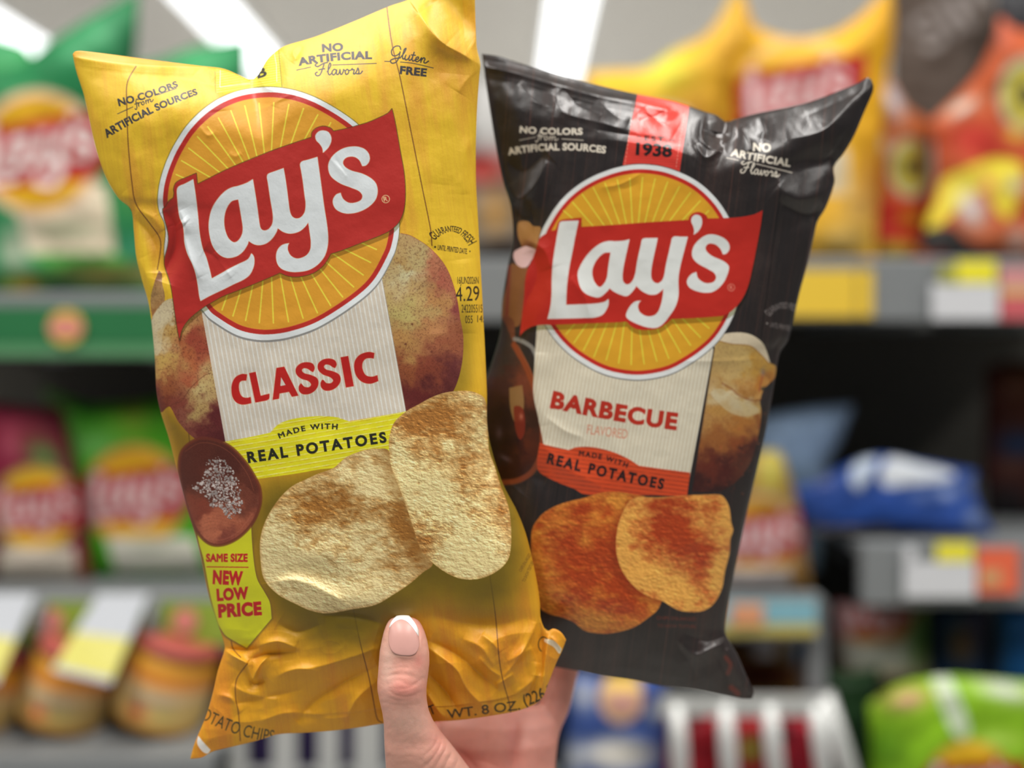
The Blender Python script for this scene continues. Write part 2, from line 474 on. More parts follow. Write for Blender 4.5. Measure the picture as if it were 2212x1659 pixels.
def make_yellow_art(res=1.5):
    cv = Canvas(120, -100, 1260, 1659, res)
    cv.a[:] = wood(cv, (238, 197, 50), (230, 166, 58), (198, 128, 42), 0.13, 21)
    X, Y = cv.grid()
    # warmer golden yellow towards the foot of the bag
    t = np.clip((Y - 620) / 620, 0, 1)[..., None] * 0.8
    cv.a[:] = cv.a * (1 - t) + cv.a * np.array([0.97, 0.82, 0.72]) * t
    # lighter cream-yellow sheen patch in the print beside the logo
    INK = (62, 58, 60)
    PL = (118, 70, 34)
    for pl in ([(294,143),(275,179),(274,229),(277,312),(285,395),(294,441),(323,482),(344,512),(347,537),(340,582)],
               [(833,-30),(836,17),(847,96),(864,166),(885,270),(910,395),(930,495),(933,530)],
               [(762,1310),(778,1388),(798,1468),(812,1543),(817,1556),(826,1561)],
               [(1056,1230),(1070,1328),(1078,1420),(1086,1468),(1100,1519),(1104,1550)],
               [(498,1370),(503,1400),(520,1420)], [(534,1434),(511,1468),(509,1507),(515,1539),(519,1600)], [(404,900),(410,960)]):
        cv.stroke(pl, 2.4, PL, 0.85)
    # soft printed shadows of the chips and the bowl
    sh = cv.full(cv.cover(smooth_path([(560,1040),(650,1030),(900,940),(1080,900),(1130,1100),(1125,1270),(1060,1330),(940,1300),(880,1330),(800,1400),(700,1400),(600,1340),(560,1290),(545,1150)])))
    sh = blur(sh, 26 * res)
    sh2 = cv.full(cv.cover(smooth_path([(345,860),(420,940),(520,960),(560,1050),(575,1160),(470,1260),(410,1180),(395,1040)])))
    sh2 = blur(sh2, 10 * res)
    sh3 = cv.full(cv.cover(smooth_path([(1000,640),(1018,760),(1010,850),(960,900),(930,900)])))
    sh3 = blur(sh3, 12 * res)
    k = np.clip(np.maximum(np.maximum(sh * 1.0, sh2 * .75), sh3 * .6), 0, 1)[..., None]
    cv.a[:] = cv.a * (1 - k * .86) + np.array((96, 84, 20)) * k * .86
    # yellow-green ribbon above the logo
    rb = [(462,150,c),(470,200,c),(612,180,c),(596,90,c)]
    cv.poly([(466,130,c),(466,200,c),(610,196,c),(596,60,c)], (226,222,64), .9, smooth=False)
    for i in range(12):
        cv.stroke([(468, 140 + i * 5.4), (606, 118 + i * 5.4)], .9, (250,250,200), .55, smooth=False)
    cv.stroke([(476,150),(475,188),(540,180)], 1.6, (250,250,225), .8, smooth=False)
    cv.stroke([(588,90),(597,140),(598,176)], 1.6, (250,250,225), .8, smooth=False)
    cv.stroke([(465,155),(466,200)], 2, (120,120,30), .6, smooth=False)
    cv.stroke([(601,100),(609,188)], 2, (120,120,30), .6, smooth=False)
    put_text(cv, 'B', (557,170), (577,164), 21, INK, bold=.03, skew=.1)
    cv.stroke([(554,146),(570,140)], 1.6, INK)
    # rim of the back panel folded forward along the top
    cv.poly([(150,124,c),(166,122),(215,131),(286,139),(350,143),(448,146),(500,158),(541,176,c),(541,150,c),(400,120),(250,100),(150,100,c)], (234,160,34), .8)
    cv.stroke([(160,122),(215,131),(286,139),(350,143),(448,146)], 1.6, (246,222,140), .5)  # pale highlight along the folded edge, painted into the film colour
    # potatoes
    potato_skin(cv, [(343,584,c),(350,592),(350,610),(356,640),(352,670),(338,700),(330,690),(325,650),(332,615)],
                [(345,600,(150,105,70)),(340,640,(190,150,95)),(335,680,(165,110,60))], 51, density=.2)
    potato_skin(cv, [(346,660),(368,645),(440,640,c),(488,958,c),(446,957),(416,944),(386,912),(366,878),(347,890),(336,845),(328,768),(324,700)],
                [(350,680,(222,208,170)),(338,740,(216,196,150)),(372,712,(190,150,80)),(400,700,(196,150,90)),(350,790,(200,165,90)),(400,760,(178,100,60)),
                 (430,740,(160,72,52)),(360,830,(150,84,50)),(420,820,(172,92,60)),(345,870,(116,50,36)),(380,880,(136,66,52)),(400,905,(146,84,66)),
                 (430,880,(190,160,100)),(448,846,(206,184,124)),(462,820,(196,168,110)),(440,925,(104,40,40)),(478,900,(98,34,38)),(470,950,(88,30,34)),(408,930,(128,66,56))], 52, density=.34)
    cv.poly([(346,662),(366,650),(372,690),(362,698),(352,720),(346,760),(336,768),(326,740),(325,700)], (216,204,168), .55)
    cv.stroke([(347,888),(372,874),(392,866),(412,838),(440,812),(456,806)], 1.4, (96,46,30), .6)
    potato_skin(cv, [(850,503),(866,504),(889,510),(930,537),(964,578),(984,632),(993,682),(1001,730),(998,785),(985,833),(968,858),(930,880),(876,900,c),(826,605,c)],
                [(880,590,(210,204,160)),(905,560,(196,176,120)),(940,575,(184,116,84)),(962,600,(176,98,76)),(870,680,(196,180,110)),(905,660,(190,160,100)),
                 (945,650,(190,140,84)),(980,660,(146,70,66)),(880,740,(186,140,80)),(930,720,(190,134,84)),(975,740,(160,92,62)),(890,800,(150,84,50)),
                 (930,800,(136,66,46)),(980,800,(98,42,42)),(890,860,(100,36,34)),(950,850,(84,32,34)),(870,570,(186,150,90))], 53, density=.32)
    for (x, y) in ((876,743),(921,815),(943,830),(932,760),(890,700)):
        cv.blob(x, y, 2.6, 2.0, (86,34,28), .8)
    cv.stroke([(866,504),(889,510),(930,537),(964,578),(984,632),(993,682)], 1.4, (150,70,60), .5)
    # cream label with pale pinstripes
    lab = [(424,610,c),(486,954,c),(640,930,c),(877,888,c),(826,600,c)]
    q = np.array([(424,610),(487,955),(877.5,889),(824,590)], float)
    m = cv.full(cv.cover(q))
    u = X - (Y - 668) * 0.181
    ph = (u - 434 - (Y - 668) * .0) / 9.55
    st = np.clip((np.cos(ph * 2 * np.pi) - .35) * 2.2, 0, 1) * (0.55 + .45 * vnoise(cv.h, cv.w, 6 * res, 3 * res, 2, .6, 61))
    colr = np.array((217, 207, 190)) * (1 - st[..., None]) + np.array((236, 238, 234)) * st[..., None]
    colr = colr + np.random.default_rng(5).normal(0, 2.5, (cv.h, cv.w, 1))
    cv.a[:] = cv.a * (1 - m[..., None]) + colr * m[..., None]
    cv.stroke([(877,889),(826,605)], 1.2, (120,90,60), .5, smooth=False)
    # flavour name, letter by letter
    Rd = (192, 34, 30); Ed = (236, 170, 130)
    def k5(p): return [(440 + a[0] / 3.998, 720 + a[1] / 3.998) + tuple(a[2:]) for a in p]
    name = [
     [(375,355,c),(330,352),(280,375),(250,420),(240,480),(250,550),(285,598),(340,616),(412,603,c),(405,550,c),(370,558),(330,545),(308,500),(305,440),(325,412),(368,408,c)],
     [(393,345,c),(448,333,c),(492,540,c),(540,528),(568,522,c),(566,562),(545,578),(500,588),(446,598,c)],
     [(628,300,c),(695,288,c),(818,538,c),(762,548,c),(738,505,c),(655,520,c),(650,565,c),(596,575,c)],
     [(945,335,c),(958,300),(940,262),(890,250),(835,262),(798,300),(800,350),(840,390),(900,410),(928,440),(910,465),(870,462),(848,440),(838,432,c),(822,460),(826,500),(860,526),(915,522),(965,490),(990,440),(980,390),(930,362),(868,345),(848,322),(862,302),(895,305),(925,325)],
     [(1135,300,c),(1148,268),(1130,232),(1080,218),(1025,230),(988,266),(990,315),(1030,355),(1090,378),(1118,405),(1100,430),(1060,430),(1038,408),(1026,400,c),(1010,428),(1016,468),(1050,494),(1105,490),(1155,458),(1182,408),(1170,358),(1120,330),(1058,313),(1038,290),(1052,270),(1085,273),(1115,292)],
     [(1182,208,c),(1248,196,c),(1296,456,c),(1228,468,c)],
     [(1474,170,c),(1420,162),(1350,185),(1308,235),(1300,300),(1320,370),(1370,420),(1440,435),(1508,412,c),(1500,362,c),(1450,375),(1400,362),(1372,310),(1372,255),(1400,220),(1440,214),(1468,218,c)],
    ]
    hole = k5([(668,378,c),(662,455,c),(708,447,c)])
    for L in name:
        qq = smooth_path(k5(L), True, 8)
        cv.put(cv.stroke_cov(np.vstack([qq, qq[:1]]), 1.5), Ed, .8)
        cv.put(cv.cover(qq), Rd)
    hl = np.array([p[:2] for p in hole]); cv.put(cv.cover(hl), (222,214,200))
    # yellow band
    band = smooth_path([(478,956,c),(486,954,c),(540,944),(584,934.5,c),(592,925),(604,915),(625,907),(650,902),(680,899.3),(702,899),(728,901.5),(745,907),(756,911,c),(877.5,888.5,c),(960,875,c),(960,1010,c),(711,1012),(640,1023),(553,1035,c),(470,1048,c)])
    m = cv.full(cv.cover(band))
    v = Y + (X - 486) * 0.169 - 954 + 0.00002 * (X - 680) ** 2
    ln = (v % 10.6) / 10.6
    nz = vnoise(cv.h, cv.w, 3 * res, 8 * res, 3, .7, 62)
    wl = np.clip(1 - np.abs(ln - .30) * 10.6 / 1.2, 0, 1) * np.clip(nz * 2.4 - .3, 0, 1)
    ol = np.clip(1 - np.abs(ln - .52) * 10.6 / 1.0, 0, 1) * np.clip(nz * 2.6 - .8, 0, 1)
    colr = np.array((230, 224, 34)) * np.ones((cv.h, cv.w, 1))
    colr = colr * (1 - wl[..., None]) + np.array((250, 250, 190)) * wl[..., None]
    colr = colr * (1 - ol[..., None] * .9) + np.array((206, 150, 40)) * ol[..., None] * .9
    cv.a[:] = cv.a * (1 - m[..., None]) + colr * m[..., None]
    blk = (38, 38, 30)
    put_text(cv, 'MADE WITH', (604,948), (729,928), 12, blk, bold=.035, arc=8, spacing=1.35)
    put_text(cv, 'REAL POTATOES', (536,1001), (836,956), 25, blk, bold=.045, spacing=1.35, h2=24)
    # logo roundel
    C0 = np.array((603.0, 461.0))
    ring = zA([(960,72),(820,82),(700,105),(600,140),(500,190),(370,285),(250,410),(170,530),(110,640),(55,775),(20,900),(6,1000),(5,1070),(20,1150),(60,1240),(72,1340),(60,1480),(75,1640),(170,1820),(270,1920),(370,1980),
               (440,2060),(500,2105),(600,2170),(700,2220),(820,2250),(960,2258),(1150,2230),(1400,2140),(1700,1950),(1900,1770),(2040,1520),(2075,1400),(2088,1300),(2085,1180),(2060,960),(1985,730),(1870,545),(1735,398),(1600,295),(1450,205),(1330,147),(1200,103),(1080,80)])
    ringp = smooth_path(ring, True, 8)
    cv.put(cv.stroke_cov(np.vstack([ringp, ringp[:1]]), 3.4), (120,112,40), .8)
    low = ringp + np.array([0, 4.5])
    mk = cv.cover(low); cv.put(mk, (140,140,140), .9)
    cv.put(cv.cover(ringp), (232, 238, 240))
    red_r = pts_center_scale(ringp, C0, .958); red_r[:, 1] -= np.where(red_r[:, 1] > 461, (red_r[:, 1] - 461) / 260 * 1.0, 0)
    cv.put(cv.cover(red_r), (190, 46, 38))
    org = pts_center_scale(ringp, C0, .917); org[:, 1] -= np.where(org[:, 1] > 461, (org[:, 1] - 461) / 260 * 0.5, 0)
    m = cv.cover(org)
    cv.put(cv.stroke_cov(np.vstack([org, org[:1]]), 1.5), (240,160,70), .8)
    cv.put(m, (224, 160, 48))
    RAY = (238, 226, 74)
    rays = [(163,828,250,866),(208,708,470,860),(270,600,555,822),(345,500,620,787),(435,415,685,760),(527,338,745,730),(635,277,800,710),(755,235,862,680),(878,212,925,655),(1005,207,985,630),
            (1135,222,1062,600),(1262,257,1150,570),(1385,312,1262,540),(1497,380,1470,430),
            (558,1998,610,1850),(652,2050,728,1800),(762,2088,828,1760),(880,2108,912,1730),(1002,2110,985,1690),(1132,2098,1062,1700),(1258,2068,1145,1700),(1382,2022,1230,1690),(1497,1960,1322,1670),
            (1600,1885,1392,1625),(1695,1798,1448,1575),(1778,1695,1500,1500),(1842,1587,1600,1465),(1892,1475,1745,1410)]
    for (a, b, c2, d) in rays:
        cv.stroke([(340 + a / 3.998, 170 + b / 3.998), (340 + c2 / 3.998, 170 + d / 3.998)], 3.0, RAY, .95, smooth=False)
    draw_logo(cv, lambda p: np.asarray(p) / 3.998 + np.array([340, 170]), ow=3.2)
    # registered mark
    th = np.linspace(0, 2 * np.pi, 24)
    cv.put(cv.stroke_cov(np.stack([833.3 + 8.2 * np.cos(th), 430 + 8.2 * np.sin(th)], 1), 1.5), (244,214,160))
    put_text(cv, 'R', (829.5,435.5), (838,434), 10, (244,214,160), bold=.02)
    # claims
    put_text(cv, 'NO COLORS', (257,230), (386,187), 17, INK, bold=.04, arc=-3, h2=14, spacing=1.06)
    cv.stroke([(254,246),(287,231)], 1.7, INK, smooth=False); cv.stroke([(340,205),(381,191)], 1.7, INK, smooth=False)
    put_script(cv, 'from', (292,233), (336,217), 8.5, 2.0, INK)
    put_text(cv, 'ARTIFICIAL SOURCES', (231,299), (428,204), 19, INK, bold=.042, arc=6, h2=14, spacing=1.06)
    put_text(cv, 'NO', (696,113), (742,110), 18, INK, bold=.05, spacing=1.08)
    put_text(cv, 'ARTIFICIAL', (645,143), (804,128), 17.5, INK, bold=.05, arc=4, spacing=1.08)
    cv.stroke([(641,151.5),(671,145)], 1.7, INK, smooth=False); cv.stroke([(719,140.5),(813,137)], 1.7, INK, smooth=False)
    put_script(cv, 'Flavors', (680,163), (783,160), 14, 2.6, INK)
    put_script(cv, 'Gluten', (842,124), (926,138), 13, 2.6, INK)
    cv.stroke([(831,132.5),(842,133)], 1.7, INK, smooth=False); cv.stroke([(865,134),(893,137),(936,147)], 1.7, INK)
    put_text(cv, 'FREE', (863,160), (921,166), 18, INK, bold=.05, spacing=1.08)
    # side print
    dk = (52, 40, 22)
    put_text(cv, 'GUARANTEED FRESH', (939,520), (1012,531), 12.5, dk, bold=.012, arc=25)
    put_text(cv, 'UNTIL PRINTED DATE.', (945,540), (1009,549), 11.5, dk, bold=.012)
    cv.blob(940, 533.5, 2.2, 2.2, dk, 1, p=6); cv.blob(1015, 543, 1.6, 1.6, dk, 1, p=6)
    put_text(cv, '16JUN2026N', (988,613), (1034,613), 15, dk, spacing=.95)
    put_text(cv, '4.29', (985,651), (1036,649), 31, dk)
    put_text(cv, '242205515', (997,675), (1042,675), 17, dk)
    put_text(cv, '055', (1005,698), (1021,698), 16, dk); put_text(cv, '14:', (1031,696), (1045,696), 15, dk)
    put_text(cv, 'CHIPS ENLARGED', (1126,1236), (1148,1198), 7, (120,86,30), bold=.01)
    put_text(cv, 'TO SHOW TEXTURE', (1134,1258), (1154,1214), 7, (120,86,30), bold=.01)
    # green-yellow tag
    tagp = smooth_path([(424,1110,c),(543,1110,c),(543,1145),(547,1201),(555,1249),(572,1280),(583,1302),(587,1336,c),(533,1400,c),(490,1375),(478,1360),(470,1344),(455,1290),(440,1209),(428,1165)])
    cv.put(cv.stroke_cov(np.vstack([tagp, tagp[:1]]), 8, soft=3), (130,104,30), .55)
    cv.put(cv.stroke_cov(np.vstack([tagp, tagp[:1]]), 3.2), (128,92,44), .95)
    cv.put(cv.cover(tagp), (216, 216, 40))
    T = (196, 34, 40)
    put_text(cv, 'SAME SIZE', (445,1214), (535,1214), 18, T, bold=.05, spacing=1.07)
    cv.stroke([(447,1224.5),(536,1225.5)], 2, T, smooth=False)
    put_text(cv, 'NEW', (459,1262), (524,1265), 31, T, bold=.06, spacing=1.1)
    put_text(cv, 'LOW', (469,1299), (538,1294), 27, T, bold=.06, spacing=1.1)
    put_text(cv, 'PRICE', (472,1335), (566,1329), 30, T, bold=.06, spacing=1.1)
    # wooden bowl with salt
    bowl = [(428,948),(463,950),(497,965),(527,995),(550,1030),(562,1059),(561,1094),(544,1132),(514,1162),(480,1177),(450,1173),(424,1145),(403,1094),(390,1042),(387,1000),(396,970)]
    q, m = potato_skin(cv, bowl, [(430,970,(92,42,32)),(490,985,(84,38,30)),(540,1050,(96,46,34)),(400,1020,(90,42,32)),(470,1060,(96,48,36)),(500,1120,(188,108,78)),(460,1140,(200,116,84)),
                  (430,1110,(140,66,48)),(520,1130,(170,92,66)),(485,1165,(140,70,56)),(545,1080,(120,62,46))], 54, density=.12, speck=(60,20,16))
    cv.stroke(bowl, 7, (112,50,36), .8, closed=True, soft=1.5)
    cv.stroke([(400,975),(432,957),(470,962),(505,985),(535,1025),(548,1060)], 1.6, (150,80,56), .5)
    cv.stroke([(440,1162),(480,1166),(515,1148),(545,1110)], 1.6, (190,110,86), .5)
    for i in range(24):
        y = 975 + i * 7.4
        cv.stroke([(404 + i * 1.2, y + 6), (460, y - 4), (512 + i * .2, y + 8)], 1.0, (70,28,20), .16)
    rs = np.random.default_rng(77)
    salt = smooth_path([(447,996),(455,985),(470,985),(490,1000),(512,1030),(520,1060),(524,1085),(516,1112),(497,1122),(476,1100),(455,1092),(440,1070),(420,1060),(414,1045),(432,1040),(440,1020)])
    E = cv.full(cv.cover(salt))
    placed = 0
    while placed < 620:
        x = rs.uniform(410, 526); y = rs.uniform(982, 1126)
        iy = int((y - cv.y0) * res); ix = int((x - cv.x0) * res)
        dens = 1 - math.hypot((x - 480) / 62, (y - 1062) / 74)
        if E[iy, ix] < .5 or rs.random() > .25 + dens: continue
        g = rs.uniform(150, 232) if y > 1040 else rs.uniform(130, 200)
        rr = rs.uniform(1.2, 3.2) * (1.5 if rs.random() < .12 else 1)
        an = rs.uniform(0, 6.28); k_ = rs.integers(4, 6)
        pl = [(x + rr * math.cos(an + j * 6.28 / k_) * rs.uniform(.6, 1.2), y + rr * math.sin(an + j * 6.28 / k_) * rs.uniform(.6, 1.2)) for j in range(k_)]
        cv.put(cv.cover(np.array(pl) + [0.6, 0.9]), (80,40,34), .5)
        cv.put(cv.cover(pl), (g, g * .95, g * .93)); placed += 1
    # chips
    ch1 = [(839,973),(815,969),(788,972),(749,987),(720,1011),(690,1022),(664,1034),(630,1051),(600,1081),(574,1124),(562,1166),(563,1214),(571,1252),(600,1284),(639,1305),(674,1320),(710,1325),(762,1316),(810,1307),(849,1285),(885,1261),(913,1237),(935,1218),(930,1170),(900,1100),(870,1030)]
    chip_picture(cv, ch1, (236,216,160), (164,112,50), (186,124,56), 71,
                 [(690,1095,70,45,1.0,.3),(740,1060,60,35,.5,.2),(880,1150,26,90,1.0,-.4),(800,1110,60,26,.5,.4),(760,1000,60,26,.35,0),(850,1215,60,50,.5,.6)],
                 [(640,1230,90,60,.5,0),(790,1040,60,26,.5,.4),(720,1290,80,30,.6,0),(600,1170,34,60,.5,0)], relief=1.0)
    ch2 = [(841,980),(841,945),(852,912),(880,887),(905,873),(935,857),(967,847),(1005,844),(1030,849),(1047,862),(1055,900),(1055,950),(1057,975),(1068,1005),(1082,1050),(1096,1087),(1103,1125),(1104,1175),(1097,1210),(1072,1235),(1036,1250),(1000,1251),(969,1240),(937,1218),(909,1186),(893,1141),(877,1092),(861,1050),(847,1015)]
    sh = blur(cv.full(cv.cover(smooth_path([(p[0] - 14, p[1] + 14) for p in ch2]))), 13 * res) * cv.full(cv.cover(smooth_path(ch1)))
    cv.a[:] = cv.a * (1 - .5 * sh[..., None]) + np.array((130, 84, 30)) * .5 * sh[..., None]
    chip_picture(cv, ch2, (238,218,158), (166,112,52), (190,134,66), 72,
                 [(900,900,60,30,1.1,-.4),(950,930,60,60,.8,.3),(1010,1000,40,70,.5,.2),(1000,880,60,30,.5,0),(905,1175,26,50,.7,.3),(1085,1080,16,60,.5,0)],
                 [(865,1010,26,70,1.0,-.2),(1030,1180,60,60,.45,0),(960,1100,60,70,.45,0),(1030,900,26,40,.3,0),(965,965,12,9,.8,0),(963,955,14,8,.6,0)], relief=1.15)
    # foot text
    put_text(cv, 'POTATO CHIPS', (420,1545), (590,1604), 26, (70,62,36), arc=-9)
    put_text(cv, 'NET', (900,1556), (943,1540), 20, (74,56,26), bold=.012)
    put_text(cv, 'WT. 8 OZ.', (967,1553), (1124,1533), 20, (60,50,26), bold=.008)
    put_text(cv, '(226.8 g)', (1136,1527), (1225,1490), 26, (60,50,26), bold=.012)
    # white film edge seen at the foot corner, dark mark at the right corner
    cv.poly([(428,1589,c),(440,1604),(455,1620,c),(448,1628),(436,1622),(426,1606)], (246,244,240), .98)
    th = np.linspace(2.0, 5.6, 20)
    cv.put(cv.stroke_cov(np.stack([1174 + 11 * np.cos(th), 1392 + 16 * np.sin(th)], 1), 2.2), (60,60,40))
    cv.poly([(1176,1380,c),(1196,1384),(1214,1402,c),(1208,1412),(1196,1398),(1176,1386)], (246,236,214), .9)
    np.clip(cv.a, 0, 255, out=cv.a)
    return cv
# ------------------------------------------------------------------ printed film of the barbecue bag
class Warp:
    """thin plate spline between two sets of landmarks"""
    def __init__(s, A, B, reg=2.0):
        s.A = np.array(A, float) / 1000; B = np.array(B, float) / 1000
        n = len(s.A)
        K = s.k(np.linalg.norm(s.A[:, None] - s.A[None], axis=-1)) + np.eye(n) * reg * 1e-4
        Pm = np.hstack([np.ones((n, 1)), s.A])
        M = np.zeros((n + 3, n + 3)); M[:n, :n] = K; M[:n, n:] = Pm; M[n:, :n] = Pm.T
        s.w = np.linalg.solve(M, np.vstack([B, np.zeros((3, 2))]))
    def k(s, r): return r * r * np.log(r + 1e-9)
    def __call__(s, p):
        p = np.asarray(p, float) / 1000
        K = s.k(np.linalg.norm(p[:, None] - s.A[None], axis=-1))
        return (K @ s.w[:len(s.A)] + np.hstack([np.ones((len(p), 1)), p]) @ s.w[len(s.A):]) * 1000

LM_A = [(310,868),(170,945),(372,1920),(470,1725),(812,1508),(825,868),(445,1270),(788,1402),(1040,1292),(1090,772),(1382,675),(1303,1242),(1138,1420),(1200,1670),(1025,1540),
        (1583,985),(1902,980),(1700,585),(1770,755),(1650,1165),(1430,640),(1430,447),(2025,262),(190,2250),(1060,1675),(1495,1512),(345,912),(335,818),(1985,1325),(138,1030),(2140,1000),
        (48,1130),(97,1370),(62,1600),(120,1800),(150,2010),(410,1965),(946,845),(1232,740),(1475,1370),(1518,1060),(600,1548),(880,1438),(1150,1338),(255,1500),(228,1330),(180,1130)]
LM_B = [(560,545),(400,556),(290,1396),(452,1273),(815,1220),(1000,706),(553,1000),(825,1130),(1058,1110),(1243,695),(1503,685),(1290,1135),(1100,1237),(1140,1465),(975,1335),
        (1578,990),(1845,1010),(1740,668),(1805,837),(1640,1168),(1552,668),(1592,497),(2150,455),(52,1545),(975,1418),(1362,1395),(580,600),(588,520),(1800,1370),(362,612),(2050,1000),
        (222,690),(120,960),(95,1090),(88,1200),(70,1370),(250,1445),(1105,715),(1365,700),(1395,1290),(1497,1070),(700,1208),(930,1190),(1170,1185),(325,1200),(330,1020),(350,860)]
WARP = Warp(LM_A, LM_B)

def make_black_art(res=1.5):
    cv = Canvas(1010, 80, 1920, 1540, res)
    X, Y = cv.grid()
    cv.a[:] = wood(cv, (42, 38, 38), (56, 46, 44), (104, 66, 56), -0.16, 31)
    # fine reddish grain lines of the dark planks
    for i, x in enumerate(np.arange(1040, 1990, 21.0)):
        r = random.Random(i)
        x += r.uniform(-8, 8)
        cv.stroke([(x + 60, 80), (x + 30, 420), (x - 30, 800), (x - 130, 1540)], r.choice([.7, 1, 1.6]), (112, 70, 60) if r.random() < .6 else (22, 20, 20), r.uniform(.25, .65))
    cv.stroke([(1690,380),(1672,520),(1640,760),(1625,900)], 2, (18,18,18), .8)
    # red ribbon above the roundel
    rb = np.array([(1378,200),(1489,225),(1468,372),(1342,372)], float)
    rm = cv.full(cv.cover(rb))
    v = (Y - .04 * (X - 1400)) % 5.4
    ln = np.clip(1 - np.abs(v - 2.7) / .8, 0, 1) * np.clip((Y - 318) / 30, 0, 1) * .55
    rc = np.array((222, 66, 56)) * (1 - ln[..., None]) + np.array((120, 30, 28)) * ln[..., None]
    cv.a[:] = cv.a * (1 - rm[..., None]) + rc * rm[..., None]
    for a, b in (((1368,224),(1349,362)), ((1477,246),(1460,364))):
        for k in range(16):
            t0 = k / 16; t1 = t0 + .034
            cv.stroke([(a[0] + (b[0] - a[0]) * t0, a[1] + (b[1] - a[1]) * t0), (a[0] + (b[0] - a[0]) * t1, a[1] + (b[1] - a[1]) * t1)], 1.3, (240,190,170), .8, smooth=False)
    put_text(cv, 'EST.', (1392,304), (1442,307), 11, (40,30,30), bold=.03, spacing=1.3)
    cv.stroke([(1376,295),(1385,296)], 1.6, (40,30,30), smooth=False); cv.stroke([(1446,302),(1457,303)], 1.6, (40,30,30), smooth=False)
    put_text(cv, '1938', (1373,335), (1451,340), 28, (34,30,32), bold=.04)
    # sauce ladle at the left
    L = (118,66,44)
    cv.poly([(1120,480),(1140,478),(1152,488),(1168,492),(1165,520),(1160,545),(1150,548),(1138,545),(1126,530),(1118,505)], (176,128,74))
    cv.blob(1140, 540, 16, 18, (84,30,26), .8)
    cv.poly([(1110,545),(1128,534),(1140,532),(1165,545),(1150,560),(1140,575),(1126,580),(1112,565)], (232,196,196))
    cv.poly([(1104,570),(1126,578),(1140,580),(1134,640),(1126,690),(1118,705),(1085,705),(1084,660),(1096,610)], (140,92,56))
    cv.stroke([(1100,575),(1098,620),(1094,690)], 7, (134,58,46), .8, soft=2)
    cv.poly([(1080,690),(1108,690),(1114,740),(1126,790),(1136,800),(1118,815),(1106,800),(1094,760)], (120,70,50))
    cv.stroke([(1112,732),(1130,738),(1150,752),(1160,775)], 9, (148,146,140), .9, soft=1.5)
    bowl = [(1052,700),(1085,690),(1110,745),(1140,800),(1162,860),(1174,930),(1170,980),(1152,1020),(1120,1040),(1085,1044),(1040,1030),(1030,900)]
    potato_skin(cv, bowl, [(1070,760,(60,52,50)),(1090,830,(70,40,40)),(1080,900,(44,24,26)),(1100,960,(40,18,20)),(1120,880,(84,46,28)),(1130,960,(96,44,22)),(1100,1010,(54,20,16)),
                           (1140,830,(120,62,42)),(1150,920,(60,34,20)),(1060,980,(34,16,18))], 81, density=.05)
    cv.poly([(1100,838,c),(1128,832,c),(1132,870),(1126,900),(1112,912),(1102,880)], (158,120,72), .9)
    cv.poly([(1110,880),(1124,878),(1132,890),(1134,930),(1124,950),(1114,930)], (132,44,28), .9)
    cv.blob(1126, 900, 4, 7, (214,140,110), .7); cv.blob(1092, 990, 14, 6, (120,100,104), .6, rot=.5); cv.blob(1078, 935, 7, 14, (120,100,110), .5)
    cv.stroke([(1110,745),(1140,800),(1160,860),(1172,930),(1168,980),(1150,1018),(1118,1038),(1085,1042)], 12, (150,72,40), .9, soft=2)
    cv.stroke([(1118,745),(1146,800),(1166,860)], 3, (180,100,64), .6, soft=1.5)
    # cream label
    lab = np.array([(1163,690),(1150,800),(1162,880),(1176,968),(1490,1030),(1545,740),(1530,640)], float)
    q = smooth_path([(1160,700,c),(1154,790),(1152,850),(1162,900),(1173,955),(1174,975,c),(1490,1030,c),(1541,760,c),(1530,640,c),(1180,640,c)])
    m = cv.full(cv.cover(q))
    u = X + (Y - 760) * 0.175
    ph = u / 8.05
    st = np.clip((np.cos(ph * 2 * np.pi) - .2) * 1.6, 0, 1) * (0.5 + .5 * vnoise(cv.h, cv.w, 6 * res, 3 * res, 2, .6, 91))
    colr = np.array((214, 204, 180)) * (1 - st[..., None]) + np.array((232, 230, 214)) * st[..., None]
    cv.a[:] = cv.a * (1 - m[..., None]) + colr * m[..., None]
    cv.stroke([(1541,755),(1492,1025)], 1.4, (90,70,50), .5, smooth=False)
    Rd = (184, 50, 34)
    put_text(cv, 'BARBECUE', (1187,881), (1461,930), 38, Rd, bold=.05, arc=-3, spacing=1.13)
    put_text(cv, 'FLAVORED', (1267,937), (1354,948), 20, (216,140,112), bold=.0)
    band = smooth_path([(1166,956,c),(1178,961,c),(1205,967),(1229,972,c),(1246,966),(1280,966),(1320,975),(1355,990),(1380,1006,c),(1430,1013),(1491,1021,c),(1484,1072,c),(1420,1070),(1300,1068),(1262,1068),(1240,1056),(1200,1040),(1165,1020),(1160,1000)])
    m = cv.full(cv.cover(band))
    v = (Y - X * .135) % 9.2 / 9.2
    nz = vnoise(cv.h, cv.w, 3 * res, 14 * res, 3, .7, 92)
    ln = np.clip(1 - np.abs(v - .5) * 9.2 / 1.3, 0, 1) * np.clip(nz * 2.2 - .35, 0, 1)
    colr = np.array((212, 78, 40)) * (1 - ln[..., None]) + np.array((120, 38, 26)) * ln[..., None]
    cv.a[:] = cv.a * (1 - m[..., None]) + colr * m[..., None]
    blk = (34, 26, 28)
    put_text(cv, 'MADE WITH', (1250,985), (1354,1011), 11.5, blk, bold=.035, arc=4, spacing=1.35)
    put_text(cv, 'REAL POTATOES', (1180,1001), (1432,1058), 24, blk, bold=.045, arc=-2, spacing=1.35)
    # potato on the right
    potato_skin(cv, [(1546,727,c),(1570,720),(1600,718),(1625,724),(1645,738),(1655,755),(1664,784),(1668,800),(1640,790),(1560,760),(1540,745)],
                [(1600,735,(222,208,180)),(1640,760,(214,200,172))], 82, density=.03)
